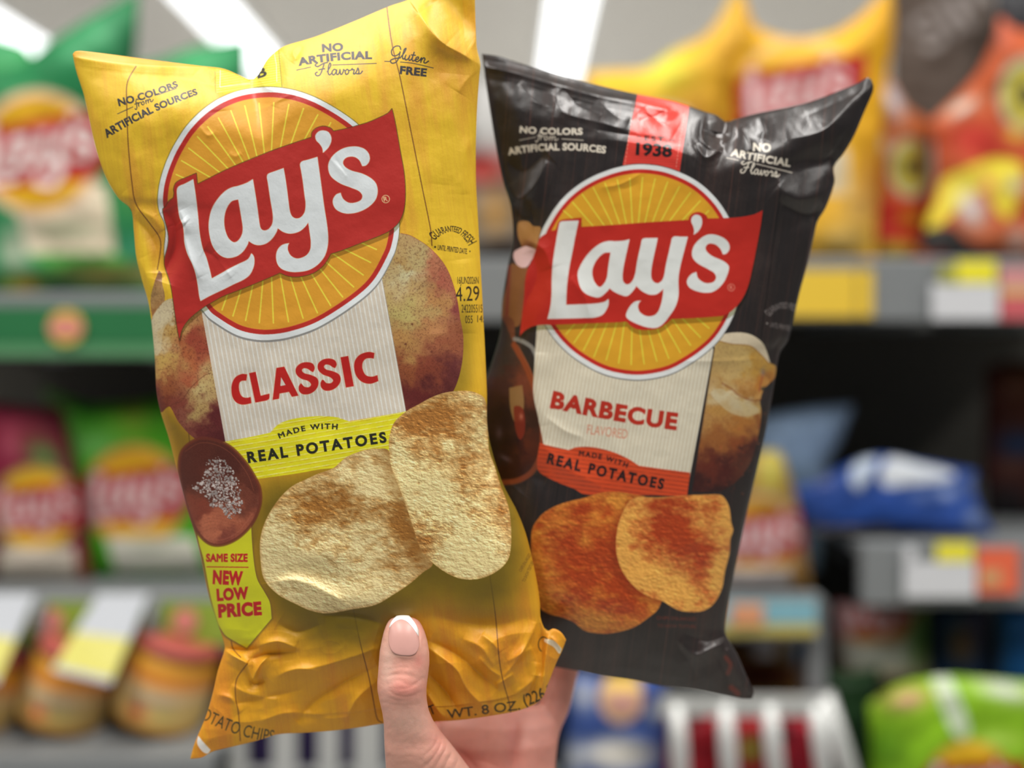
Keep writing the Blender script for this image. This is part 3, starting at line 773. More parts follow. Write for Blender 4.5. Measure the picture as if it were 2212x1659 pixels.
    potato_skin(cv, [(1553,736),(1580,743),(1622,747),(1640,762),(1660,782),(1676,792),(1674,815),(1660,830),(1648,846),(1642,868),(1645,890),(1640,930),(1625,990),(1600,1030),(1560,1060),(1495,1062,c),(1545,745,c)],
                [(1565,760,(190,160,100)),(1600,770,(206,176,110)),(1580,800,(200,170,110)),(1560,830,(186,146,84)),(1630,780,(196,152,70)),(1640,820,(186,120,50)),(1620,850,(170,120,60)),
                 (1565,850,(216,200,160)),(1600,870,(206,190,150)),(1625,890,(204,170,100)),(1560,900,(186,140,74)),(1600,920,(176,116,54)),(1640,910,(150,90,44)),(1545,960,(160,100,50)),
                 (1590,960,(140,76,40)),(1530,1010,(100,44,32)),(1570,1010,(76,34,30)),(1620,980,(70,38,34)),(1500,1050,(60,30,28)),(1550,1050,(52,30,30))], 83, density=.14)
    cv.stroke([(1540,740),(1555,738),(1580,743),(1620,747),(1642,764),(1662,786)], 2, (150,96,40), .6)
    cv.stroke([(1560,828),(1580,840),(1600,856),(1630,866),(1644,862)], 3, (140,80,44), .7, soft=1.5)
    cv.poly([(1535,848),(1560,840),(1590,862),(1630,876),(1640,890),(1610,900),(1575,890),(1550,868)], (208,196,160), .6)
    cv.stroke([(1648,840),(1670,836),(1682,830)], 8, (40,42,42), .7, soft=2)
    cv.stroke([(1650,800),(1643,830),(1640,845)], 3, (150,60,44), .6)
    cv.blob(1648, 805, 5, 8, (150,156,160), .5)
    for i in range(150):
        r = random.Random(1000 + i)
        x = 1640 - (i / 150) * 120 + r.gauss(0, 16); y = 930 + (i / 150) * 130 + r.gauss(0, 30)
        
        if not 1555 < x < 1655: continue
        cv.blob(x, y, r.uniform(.8, 2.6), r.uniform(.8, 2.4), r.choice([(150,62,44),(110,44,34),(180,90,60)]), r.uniform(.2, .7))
    # roundel
    def kC(pts): return [(1110 + p[0] / 3.998, 340 + p[1] / 3.998) + tuple(p[2:]) for p in pts]
    ring = kC([(1110,60),(960,72),(820,108),(680,165),(560,235),(450,325),(360,430),(290,540),(235,650),(205,780),(190,900),(180,1050),(190,1200),(230,1360),(290,1480),(370,1590),(470,1690),(580,1770),(720,1848),(860,1895),
               (1040,1920),(1200,1908),(1360,1868),(1500,1795),(1640,1700),(1760,1590),(1850,1460),(1910,1330),(1945,1200),(1960,1050),(1955,900),(1930,730),(1880,570),(1800,425),(1700,305),(1580,205),(1440,132),(1280,80)])
    C0 = np.array((1110 + 1075 / 3.998, 340 + 985 / 3.998))
    ringp = smooth_path(ring, True, 8)
    cv.put(cv.stroke_cov(np.vstack([ringp, ringp[:1]]), 3.2), (70,66,66), .8)
    low = ringp + np.array([0, 2.5]); cv.put(cv.cover(low), (110,110,108), .9)
    cv.put(cv.cover(ringp), (228, 232, 232))
    cv.put(cv.cover(pts_center_scale(ringp, C0, .954)), (196, 44, 34))
    org = pts_center_scale(ringp, C0, .915)
    cv.put(cv.stroke_cov(np.vstack([org, org[:1]]), 1.4), (236,150,64), .8)
    cv.put(cv.cover(org), (222, 164, 44))
    RAY = (228, 218, 70)
    rays = [(430,460,510,530),(505,385,700,610),(590,318,790,600),(687,262,860,600),(787,222,920,590),(893,192,975,590),(1002,180,1025,590),(1112,175,1075,580),(1220,185,1128,580),(1328,212,1190,580),
            (1430,252,1255,580),(1525,305,1330,570),(1610,375,1430,570),(1682,460,1640,505),
            (452,1525,560,1400),(520,1600,650,1410),(602,1665,730,1415),(692,1720,810,1420),(798,1750,890,1420),(905,1778,955,1425),(1013,1788,1020,1480),(1125,1783,1085,1480),(1235,1760,1160,1490),
            (1338,1735,1235,1470),(1438,1685,1300,1440),(1527,1622,1370,1400),(1612,1555,1450,1385),(1685,1475,1560,1370)]
    for (a, b, c2, d) in rays:
        cv.stroke([(1110 + a / 3.998, 340 + b / 3.998), (1110 + c2 / 3.998, 340 + d / 3.998)], 2.8, RAY, .95, smooth=False)
    Lb = smooth_path(kC([(560,545,c),(480,548),(405,556),(388,592),(360,750),(337,900),(327,1050),(325,1180),(315,1290),(290,1396,c),(450,1392),(600,1388),(700,1383),(770,1355),(812,1290),(820,1245),(817,1222,c),
            (780,1248),(700,1262),(580,1268),(452,1273,c),(455,1180),(462,1080),(478,960),(505,820),(530,690)]), True, 8)
    Bb = smooth_path(kC([(580,600,c),(588,520,c),(500,528),(425,537),(388,555),(370,600),(362,625,c),(310,640),(270,662,c),(222,700),(196,780),(160,880),(120,960),(97,1060),(88,1200),(72,1350),(60,1450),(50,1545,c),(90,1500),(160,1460),(250,1445),(330,1447,c),
            (500,1440),(700,1432),(880,1425),(975,1418,c),(1010,1455),(1070,1485),(1150,1491),(1240,1478),(1310,1440),(1362,1395,c),(1500,1390),(1650,1382),(1800,1370,c),(1860,1340),(1930,1280),(1990,1190),(2030,1090),
            (2060,960),(2100,760),(2130,600),(2150,455,c),(2080,490),(2000,508),(1900,520),(1780,525),(1675,527,c),(1655,495),(1600,471),(1545,485),(1515,515),(1508,540,c),(1300,552),(1100,565),(900,580),(700,593)]), True, 8)
    draw_logo(cv, lambda p: WARP(p) / 3.998 + np.array([1110, 340]), white=(226,230,228), red=(190,44,34), edge=(214,90,70), outline=None, shadow=1.0, banner=Bb, letter_l=Lb)
    th = np.linspace(0, 2 * np.pi, 24)
    cv.put(cv.stroke_cov(np.stack([1579.5 + 7.4 * np.cos(th), 621 + 7.4 * np.sin(th)], 1), 1.3), (232,150,130))
    put_text(cv, 'R', (1576.5,625), (1583,625), 8, (232,150,130), bold=.01)
    # claims in off white
    W_ = (224, 216, 200)
    put_text(cv, 'NO COLORS', (1122,287), (1259,291), 15, W_, bold=.05, arc=-2, spacing=1.06)
    cv.stroke([(1122,303),(1157,296)], 1.7, W_, .8, smooth=False); cv.stroke([(1214,300),(1260,303)], 1.7, W_, .9, smooth=False)
    put_script(cv, 'from', (1158,302), (1210,304), 10, 1.8, W_)
    put_text(cv, 'ARTIFICIAL SOURCES', (1098,336), (1308,332), 16, W_, bold=.05, arc=9, spacing=1.06)
    put_text(cv, 'NO', (1626,327), (1665,329), 19, W_, bold=.045)
    put_text(cv, 'ARTIFICIAL', (1577,337), (1707,361), 17, W_, bold=.045, arc=-1, spacing=1.06)
    cv.stroke([(1570,341),(1595,346)], 1.8, W_, smooth=False); cv.stroke([(1634,354),(1711,373)], 1.8, W_, smooth=False)
    put_script(cv, 'Flavors', (1598,372), (1683,383), 13, 2.6, W_)
    put_text(cv, 'GUARANTEED FRESH', (1663,684), (1720,676), 12, (150,142,140), bold=.0, arc=14)
    put_text(cv, 'UNTIL PRINTED DATE', (1663,706), (1724,718), 10, (150,142,140), bold=.0)
    cv.blob(1657, 698.5, 2, 2, (170,164,160), 1, p=6)
    # barbecue chips
    c1 = [(1148,1150),(1165,1117),(1190,1098),(1222,1085),(1262,1075),(1295,1065),(1330,1062),(1372,1068),(1400,1075),(1420,1090),(1440,1250),(1425,1310),(1400,1335),(1365,1357),(1320,1368),(1290,1368),(1262,1362),(1240,1345),(1215,1334),(1185,1326),(1165,1310),(1150,1240)]
    chip_picture(cv, c1, (216,140,56), (170,66,26), (206,126,54), 101,
                 [(1270,1100,70,20,.8,0),(1220,1180,70,60,.6,.3),(1330,1170,50,60,.7,0),(1350,1290,50,50,1.0,.5),(1260,1240,60,50,.5,0)],
                 [(1210,1120,40,20,.7,-.4),(1290,1080,60,14,.6,0),(1290,1340,50,24,.9,0),(1190,1290,30,30,.5,0),(1260,1170,20,20,.5,0)], relief=.85, patch=.7, kcell=6)
    c2 = [(1360,1082),(1378,1074),(1420,1074),(1480,1070),(1545,1068),(1562,1072),(1575,1095),(1580,1130),(1584,1145),(1578,1165),(1576,1195),(1566,1235),(1560,1270),(1545,1300),(1525,1317),(1500,1322),(1465,1318),(1430,1298),(1405,1290),(1375,1272),(1345,1235),(1331,1190),(1334,1140),(1346,1105)]
    sh = blur(cv.full(cv.cover(smooth_path([(p[0] - 7, p[1] + 8) for p in c2]))), 8 * res) * cv.full(cv.cover(smooth_path(c1)))
    cv.a[:] = cv.a * (1 - .45 * sh[..., None]) + np.array((90, 24, 10)) * .45 * sh[..., None]
    chip_picture(cv, c2, (230,168,82), (170,64,28), (222,160,84), 102,
                 [(1450,1130,50,60,1.1,.3),(1500,1180,50,46,.9,.2),(1540,1100,26,30,.7,0),(1430,1090,60,16,.6,0),(1400,1170,30,50,.35,0),(1556,1150,18,12,.5,0)],
                 [(1345,1180,10,60,1.0,0),(1400,1240,50,26,1.0,.4),(1470,1285,50,24,.9,.2),(1550,1240,18,50,.6,.2),(1565,1140,16,26,.4,0),(1520,1080,20,8,.5,0)], relief=.85, patch=.5, kcell=6)
    put_text(cv, 'CHIPS ENLARGED', (1418,1338), (1503,1341), 7, (120,50,36), bold=.0)
    put_text(cv, 'TO SHOW TEXTURE', (1420,1355), (1503,1357), 7, (120,50,36), bold=.0)
    cv.stroke([(1568,1420),(1578,1436),(1572,1455)], 9, (138,52,38), .6, soft=3); cv.stroke([(1580,1485),(1594,1498)], 12, (138,52,38), .6, soft=3)
    cv.stroke([(1528,1500),(1570,1504)], 3, (110,42,34), .4, soft=2)
    cv.stroke([(1396,208),(1394,215)], 1, (20,20,20), .2)
    np.clip(cv.a, 0, 255, out=cv.a)
    return cv
# ------------------------------------------------------------------ film bags
def resample(path, n):
    """n points evenly spaced along a polyline"""
    p = np.asarray(path, float)
    d = np.r_[0, np.cumsum(np.linalg.norm(np.diff(p, axis=0), axis=1))]
    t = np.linspace(0, d[-1], n)
    return np.stack([np.interp(t, d, p[:, 0]), np.interp(t, d, p[:, 1])], 1)

def coons(top, right, bottom, left, nx, ny):
    """top/bottom run left to right, left/right run top to bottom"""
    T = resample(top, nx)[None]; B = resample(bottom, nx)[None]
    L = resample(left, ny)[:, None]; R = resample(right, ny)[:, None]
    s = np.linspace(0, 1, nx)[None, :, None]; t = np.linspace(0, 1, ny)[:, None, None]
    return ((1 - t) * T + t * B + (1 - s) * L + s * R
            - ((1 - s) * (1 - t) * T[:, :1] + s * (1 - t) * T[:, -1:] + (1 - s) * t * B[:, :1] + s * t * B[:, -1:])), s[..., 0] + 0 * t[..., 0], t[..., 0] + 0 * s[..., 0]

def bilinear(img, x, y):
    h, w = img.shape[:2]
    x = np.clip(x, 0, w - 1.001); y = np.clip(y, 0, h - 1.001)
    xi = x.astype(int); yi = y.astype(int); fx = x - xi; fy = y - yi
    if img.ndim == 3: fx = fx[..., None]; fy = fy[..., None]
    return (img[yi, xi] * (1 - fx) + img[yi, xi + 1] * fx) * (1 - fy) + (img[yi + 1, xi] * (1 - fx) + img[yi + 1, xi + 1] * fx) * fy

class Relief:
    """creases and dents of a film, in millimetres, drawn as lines over its flat layout"""
    def __init__(s, x0, y0, x1, y1):
        s.x0, s.y0 = x0, y0; s.w = x1 - x0; s.h = y1 - y0
        s.a = np.zeros((s.h, s.w), np.float64)
    def _dist(s, path, reach):
        q = np.asarray(path, float) - (s.x0, s.y0)
        xa = int(max(0, q[:, 0].min() - reach)); xb = int(min(s.w, q[:, 0].max() + reach))
        ya = int(max(0, q[:, 1].min() - reach)); yb = int(min(s.h, q[:, 1].max() + reach))
        if xb <= xa or yb <= ya: return None
        X, Y = np.meshgrid(np.arange(xa, xb), np.arange(ya, yb))
        D = np.full(X.shape, 1e6); S = np.zeros(X.shape); T = np.zeros(X.shape)
        n = len(q) - 1
        for i in range(n):
            a, b = q[i], q[i + 1]; d = b - a; L = d @ d + 1e-9
            t = np.clip(((X - a[0]) * d[0] + (Y - a[1]) * d[1]) / L, 0, 1)
            ex = X - a[0] - t * d[0]; ey = Y - a[1] - t * d[1]
            dd = np.hypot(ex, ey); k = dd < D
            D[k] = dd[k]; S[k] = np.sign(d[0] * ey - d[1] * ex)[k]; T[k] = ((i + t) / n)[k]
        return D, S, T, slice(ya, yb), slice(xa, xb)
    def crease(s, pts, width, amp, sharp=1.0, side=0.0, taper=True):
        """amp > 0 ridge, < 0 valley; sharp 1 = folded edge, 2 = soft; side tilts one flank"""
        q = smooth_path(pts, False, 6)
        r = s._dist(q, width * 3.2)
        if r is None: return
        D, S, T, sy, sx = r
        e = np.sqrt(D * D + 4) if sharp < 1.5 else D
        v = np.exp(-(e / width) ** sharp)
        if side: v = v * (1 + side * np.tanh(S * D / width))
        if taper: v = v * np.sin(np.pi * np.clip(T * .94 + .03, 0, 1)) ** .6
        v = v * np.clip((width * 3.2 - D) / width, 0, 1)
        s.a[sy, sx] += amp * v
    def dent(s, x, y, rx, ry, amp, rot=0.0, p=1.0):
        X, Y = np.meshgrid(np.arange(s.w) + s.x0 - x, np.arange(s.h) + s.y0 - y)
        c_, n_ = math.cos(rot), math.sin(rot)
        u = (X * c_ + Y * n_) / rx; v = (-X * n_ + Y * c_) / ry
        s.a += amp * np.exp(-(u * u + v * v) ** p)
    def noise(s, cell, amp, seed, mask=None, octaves=3):
        n = (vnoise(s.h, s.w, cell, cell, octaves, .45, seed) - .5) * 2 * amp
        s.a += n if mask is None else n * mask
    def crumple(s, cell, amp, seed, mask=None):
        """ridged noise: facets with folded edges"""
        n = 1 - np.abs(vnoise(s.h, s.w, cell, cell * 1.5, 2, .45, seed) * 2 - 1) * 2.2
        n = n * amp
        s.a += n if mask is None else n * mask
    def at(s, x, y):
        return bilinear(s.a, x - s.x0, y - s.y0)

def grid_faces(nx, ny, flip=False, off=0):
    i = np.arange(nx * ny).reshape(ny, nx) + off
    a, b, c_, d = i[:-1, :-1], i[:-1, 1:], i[1:, 1:], i[1:, :-1]
    f = np.stack([a, d, c_, b] if not flip else [a, b, c_, d], -1).reshape(-1, 4)
    return f

def fast_mesh(name, verts, quads, colors=None):
    me = bpy.data.meshes.new(name)
    n = len(verts); m = len(quads)
    me.vertices.add(n); me.vertices.foreach_set('co', np.ascontiguousarray(verts, np.float32).ravel())
    me.loops.add(m * 4); me.loops.foreach_set('vertex_index', np.ascontiguousarray(quads, np.int32).ravel())
    me.polygons.add(m)
    me.polygons.foreach_set('loop_start', np.arange(0, m * 4, 4, dtype=np.int32))
    me.polygons.foreach_set('use_smooth', np.ones(m, bool))
    me.update(calc_edges=True)
    if colors is not None:
        ca = me.color_attributes.new('print', 'FLOAT_COLOR', 'POINT')
        c4 = np.ones((n, 4), np.float32); c4[:, :3] = colors
        ca.data.foreach_set('color', c4.ravel())
    return me

def film_material(name, rough, spec=0.5, coat=0.0, bump=0.15, scale=900):
    m = bpy.data.materials.new(name); m.use_nodes = True
    nt = m.node_tree; b = nt.nodes['Principled BSDF']
    at = nt.nodes.new('ShaderNodeAttribute'); at.attribute_name = 'print'
    nt.links.new(at.outputs['Color'], b.inputs['Base Color'])
    b.inputs['Specular IOR Level'].default_value = spec
    b.inputs['Coat Weight'].default_value = coat
    b.inputs['Coat Roughness'].default_value = 0.12
    tc = nt.nodes.new('ShaderNodeTexCoord')
    n = nt.nodes.new('ShaderNodeTexNoise'); n.inputs['Scale'].default_value = scale; n.inputs['Detail'].default_value = 2
    nt.links.new(tc.outputs['Object'], n.inputs['Vector'])
    bp = nt.nodes.new('ShaderNodeBump'); bp.inputs['Strength'].default_value = bump; bp.inputs['Distance'].default_value = 0.0002
    nt.links.new(n.outputs['Fac'], bp.inputs['Height']); nt.links.new(bp.outputs['Normal'], b.inputs['Normal'])
    mr = nt.nodes.new('ShaderNodeMapRange'); mr.inputs['To Min'].default_value = rough - .05; mr.inputs['To Max'].default_value = rough + .06
    n2 = nt.nodes.new('ShaderNodeTexNoise'); n2.inputs['Scale'].default_value = 30
    nt.links.new(tc.outputs['Object'], n2.inputs['Vector'])
    nt.links.new(n2.outputs['Fac'], mr.inputs['Value']); nt.links.new(mr.outputs['Result'], b.inputs['Roughness'])
    return m

def pillow(s, t, a=2.8, b=.6, te=.13, be=.13):
    p = np.clip(1 - np.abs(2 * s - 1) ** a, 0, 1) ** b
    qt = np.clip(t / te, 0, 1); qb = np.clip((1 - t) / be, 0, 1)
    q = np.sin(qt * np.pi / 2) ** .9 * np.sin(qb * np.pi / 2) ** .9
    return p * q

def held_bag(name, edges, nx, ny, depth0, H, Hb, relief, canvas, mat, back_color, prof, origin):
    G, S_, T_ = coons(*edges, nx, ny)
    X, Y = G[..., 0], G[..., 1]
    p = prof(S_, T_)
    edge = np.clip(np.minimum(np.minimum(S_, 1 - S_) / .03, np.minimum(T_, 1 - T_) / .02), 0, 1)
    h = p * H + relief.at(X, Y) * 0.0015 * edge ** .5
    D = depth0(X, Y) - h
    V = np.stack([(X - CX) * D / F, D, CAMZ + (HY - Y) * D / F], -1).reshape(-1, 3)
    col = lin(bilinear(canvas.a, (X - canvas.x0) * canvas.res - .5, (Y - canvas.y0) * canvas.res - .5)).reshape(-1, 3)
    # back panel, coarser, sharing the outline
    bx, by = 81, 121
    G2, S2, T2 = coons(*edges, bx, by)
    X2, Y2 = G2[..., 0], G2[..., 1]
    D2 = depth0(X2, Y2) + prof(S2, T2) * Hb + 0.0003
    V2 = np.stack([(X2 - CX) * D2 / F, D2, CAMZ + (HY - Y2) * D2 / F], -1).reshape(-1, 3)
    col2 = np.tile(lin(back_color), (len(V2), 1))
    out = []
    for nm, v_, q_, c_ in (('front_panel', V, grid_faces(nx, ny), col), ('back_panel', V2, grid_faces(bx, by, True), col2)):
        me = fast_mesh(nm, v_ - np.array(origin), q_, c_)
        me.materials.append(mat)
        o = link(bpy.data.objects.new(nm, me)); o.parent = name; out.append(o)
    return out

RES = 1.5
YEL = make_yellow_art(RES)
# ---- outline of the classic bag as it hangs in the hand
y_top = smooth_path([(157,117),(163,111),(177,110),(244,118),(327,129),(431,142),(481,148),(514,161),(541,172),(556,164),(577,129),(598,110),(618,98),(681,79),(764,46),(839,14),(885,-2),(960,-40),(1028,-62)], False, 10)
y_right = smooth_path([(1028,-62),(1026,0),(1030,100),(1038,137),(1036,160),(1030,250),(1028,374),(1034,499),(1041,624),(1045,700),(1049,780),(1052,850),(1053,922),(1066,985),(1088,1048),(1116,1102),(1136,1153),(1150,1209),(1160,1257),(1166,1300),(1168,1336),(1180,1362),(1196,1358),(1212,1366),(1223,1382)], False, 10)
y_bottom = smooth_path([(411,1639),(436,1636),(460,1623),(511,1611),(559,1599),(603,1586),(658,1583),(722,1578),(778,1571),(829,1563),(880,1562),(937,1559),(997,1555),(1056,1547),(1116,1536),(1156,1521),(1173,1505),(1183,1480),(1200,1436),(1214,1406),(1223,1382)], False, 10)
y_left = smooth_path([(157,117),(165,155),(182,208),(206,316),(229,383),(256,428),(283,453),(289,499),(294,553),(306,603),(323,665),(334,768),(338,845),(347,890),(364,944),(381,1008),(403,1094),(428,1179),(450,1282),(468,1340),(485,1392),(484,1408),(471,1448),(459,1500),(445,1547),(420,1607),(411,1639)], False, 10)
R1 = Relief(120, -100, 1260, 1680)
yy = np.arange(R1.h)[:, None] + R1.y0 + 0 * np.arange(R1.w)[None]
xx = np.arange(R1.w)[None] + R1.x0 + 0 * np.arange(R1.h)[:, None]
low = np.clip((yy - 1290) / 110, 0, 1); hi_ = np.clip((230 - yy) / 140, 0, 1)
R1.noise(170, 0.9, 201); R1.noise(60, .16, 202); R1.noise(46, .5, 203, np.maximum(low, hi_ * .6)); R1.crumple(95, .75, 204, low); R1.noise(16, .035, 205)
R1.noise(90, .8, 206, np.clip((420 - xx - (yy - 600) * .16) / 90, 0, 1))
for a in [
    # upper left: folded rim, sagging notch
    ([(160,122),(215,131),(286,139),(350,143),(448,146),(520,172)], 7, .9, 1.0, .5, False),
    ([(300,160),(420,175),(520,200),(600,198)], 26, -1.1), ([(560,170),(575,190),(610,200)], 12, .9), ([(556,176),(580,135),(608,112)], 9, 1.3),
    ([(640,130),(634,112),(650,96)], 7, .7), ([(655,96),(640,125),(632,136)], 5, .5), ([(470,160),(500,185),(560,188)], 12, -.9), ([(430,150),(470,190),(480,240)], 24, .8, 2.0),
    ([(240,300),(330,260),(420,220),(520,190)], 34, .8, 2.0), ([(420,196),(380,225),(340,240)], 14, .5),
    # upper right: pinched ear
    ([(1038,140),(1000,118),(960,96),(935,70),(905,30)], 22, 3.4, 1.0, .5), ([(1040,70),(1000,40),(960,-20)], 40, -4.2, 2.0), ([(880,-20),(920,60),(960,100)], 30, 1.2, 1.4),
    ([(1036,150),(1010,170),(990,200)], 16, 1.0), ([(1032,300),(1005,330),(1000,420)], 22, .8, 1.6), ([(985,160),(975,260),(960,400)], 40, .9, 2.0),
    # creases over the roundel
    ([(540,243),(575,232),(605,216),(625,205)], 5, .35), ([(548,226),(600,222),(640,210)], 14, -.35), ([(430,272),(447,292),(462,288)], 7, .5), ([(495,330),(508,338),(522,330)], 7, .35),
    ([(620,165),(600,205),(590,230)], 16, .4), ([(700,330),(740,370),(750,384)], 4, .25), ([(725,344),(738,362),(748,378)], 3, -.3),
    # left flank
    ([(262,420),(292,450),(330,470),(350,500)], 20, 1.6, 1.2, .4), ([(288,470),(320,500),(338,540),(340,590)], 18, -1.9), ([(360,452),(378,490),(380,530),(364,575),(352,610)], 17, -2.0, 1.3),
    ([(388,455),(400,485),(398,510),(412,560),(430,600)], 12, 1.3), ([(390,478),(398,486)], 8, .8), ([(352,600),(372,650),(380,700)], 20, .9, 1.4), ([(440,540),(470,560),(490,590)], 14, -.9), ([(462,545),(478,570),(500,600)], 8, .7),
    ([(300,560),(318,600),(328,640)], 14, 1.0), ([(346,800),(352,860),(372,930)], 16, .8, 1.5), ([(290,440),(270,470),(262,440)], 10, .6),
    # right flank
    ([(1000,560),(1010,640),(1008,720)], 30, .8, 2.0), ([(925,525),(935,540),(925,520)], 10, -.6), ([(1040,940),(1052,985),(1058,1020),(1050,1040)], 14, -1.1), ([(905,620),(935,650),(945,720)], 26, -.5, 2.0),
    ([(1060,960),(1085,1030),(1120,1120)], 16, 1.0, 1.3),
    # across the chips
    ([(596,1256),(640,1252),(690,1270),(745,1300)], 15, 1.7, 1.0, .5), ([(600,1240),(660,1236),(740,1262)], 22, -.8, 1.6), ([(640,1205),(700,1195),(760,1210)], 26, .5, 2.0),
    # foot: folds radiating from the thumb and the corners
    ([(812,1400),(760,1420),(690,1440),(610,1452)], 22, 1.3), ([(815,1440),(750,1470),(680,1515),(640,1560)], 22, -1.5), ([(816,1470),(770,1510),(745,1560)], 16, 1.2), ([(700,1330),(760,1330),(820,1345)], 16, -1.2),
    ([(690,1350),(640,1365),(600,1345)], 18, -.9), ([(560,1395),(600,1386),(640,1400)], 12, 1.5), ([(545,1424),(585,1412),(640,1408)], 10, -1.6), ([(533,1436),(545,1466),(553,1452),(562,1436),(580,1416)], 7, 1.9),
    ([(528,1440),(546,1476),(572,1470)], 8, -1.5), ([(486,1405),(510,1420),(535,1434)], 9, 1.8), ([(484,1400),(520,1405),(560,1400)], 10, -1.6), ([(500,1480),(540,1500),(600,1512)], 14, .9), ([(508,1520),(560,1510),(650,1490)], 14, -.9),
    ([(470,1500),(500,1510),(520,1540)], 12, .9), ([(600,1460),(640,1445),(690,1450)], 10, .9), ([(560,1560),(620,1540),(700,1545)], 14, .8),
    ([(928,1385),(980,1410),(1030,1450),(1075,1490)], 17, -1.6), ([(926,1400),(985,1445),(1010,1490),(1050,1530)], 14, 1.5), ([(924,1455),(960,1490),(990,1535)], 13, -1.6), ([(924,1500),(950,1540),(965,1552)], 9, 1.2),
    ([(935,1330),(1000,1345),(1070,1350),(1140,1335)], 24, -1.0, 1.6), ([(1160,1345),(1140,1390),(1115,1430),(1088,1462)], 9, 1.3, 1.0, .5), ([(1040,1370),(1065,1390),(1080,1410)], 12, 1.0), ([(1000,1380),(1040,1400),(1066,1440)], 14, .9),
    ([(1035,1420),(1060,1448),(1080,1460)], 8, 1.0), ([(1070,1480),(1088,1470),(1110,1455)], 7, 1.2), ([(1095,1430),(1130,1410),(1150,1400)], 12, .9), ([(1110,1500),(1150,1470),(1160,1430)], 12, .9),
    ([(1186,1372),(1180,1420),(1176,1470),(1170,1505)], 7, 1.8, 1.0, .6), ([(1166,1345),(1172,1400),(1168,1460)], 10, -1.6), ([(1190,1375),(1205,1392),(1212,1405)], 5, 1.0), ([(1130,1520),(1150,1490),(1160,1460)], 8, -.9),
    ]:
    if all(p[0] < 440 and 430 < p[1] < 660 for p in a[0]): a = (a[0], a[1], a[2] * 1.6, *a[3:])
    k_ = 1.9 if min(p[1] for p in a[0]) > 1290 else 1.1
    R1.crease(a[0], a[1] * (.85 if k_ > 1.2 else 1), a[2] * k_, *a[3:])
R1.dent(872, 1450, 74, 120, -2.4, 0, 1.2)
R1.dent(830, 1300, 140, 40, 1.2)
Y_D = lambda X, Y: 0.470 + (Y - 800) * 0.5e-5
y_mat = film_material('classic_bag_film', 0.46, .4, 0, .25)
y_org = P(760, 1600, .472)
ybag = empty('chip_bag', y_org)
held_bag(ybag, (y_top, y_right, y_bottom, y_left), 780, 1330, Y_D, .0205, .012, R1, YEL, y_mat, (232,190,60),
              lambda s, t: pillow(s, t, 2.6, .62, .10, .30), y_org)
tag(ybag, 'yellow classic flavour potato chip bag held in front, thumb pressing its foot', 'chip bag')

BLK = make_black_art(RES)
b_top = smooth_path([(1041,116),(1080,122),(1122,136),(1203,160),(1285,182),(1366,201),(1448,217),(1488,229),(1525,242),(1548,249),(1568,263),(1590,257),(1635,245),(1732,225),(1793,204),(1854,179),(1873,168),(1882,172),(1887,186)], False, 10)
b_right = smooth_path([(1887,186),(1885,200),(1867,242),(1846,291),(1822,332),(1801,360),(1803,393),(1785,446),(1766,478),(1759,507),(1745,568),(1728,629),(1704,731),(1684,766),(1670,845),(1653,938),(1629,1041),(1613,1110),(1600,1170),(1587,1232),(1574,1300),(1566,1362),(1576,1385),(1593,1414),(1610,1453),(1628,1495),(1624,1510)], False, 10)
b_bottom = smooth_path([(1085,1425),(1130,1432),(1180,1438),(1252,1450),(1300,1460),(1365,1469),(1431,1482),(1496,1489),(1561,1501),(1600,1509),(1624,1510)], False, 10)
b_left = smooth_path([(1041,116),(1053,202),(1069,303),(1085,385),(1104,450),(1108,520),(1096,580),(1085,650),(1080,720),(1060,790),(1040,850),(1030,950),(1040,1100),(1060,1250),(1080,1350),(1085,1425)], False, 10)
R2 = Relief(1000, 80, 1920, 1560)
yy = np.arange(R2.h)[:, None] + R2.y0 + 0 * np.arange(R2.w)[None]
topm = np.clip((330 - yy) / 90, 0, 1); botm = np.clip((yy - 1360) / 70, 0, 1)
R2.noise(160, .8, 211); R2.noise(60, .14, 212); R2.noise(70, .8, 213, np.maximum(topm, botm * .6)); R2.crumple(80, .28, 214, topm); R2.crumple(60, .5, 215, botm * .7); R2.noise(24, .06, 216)
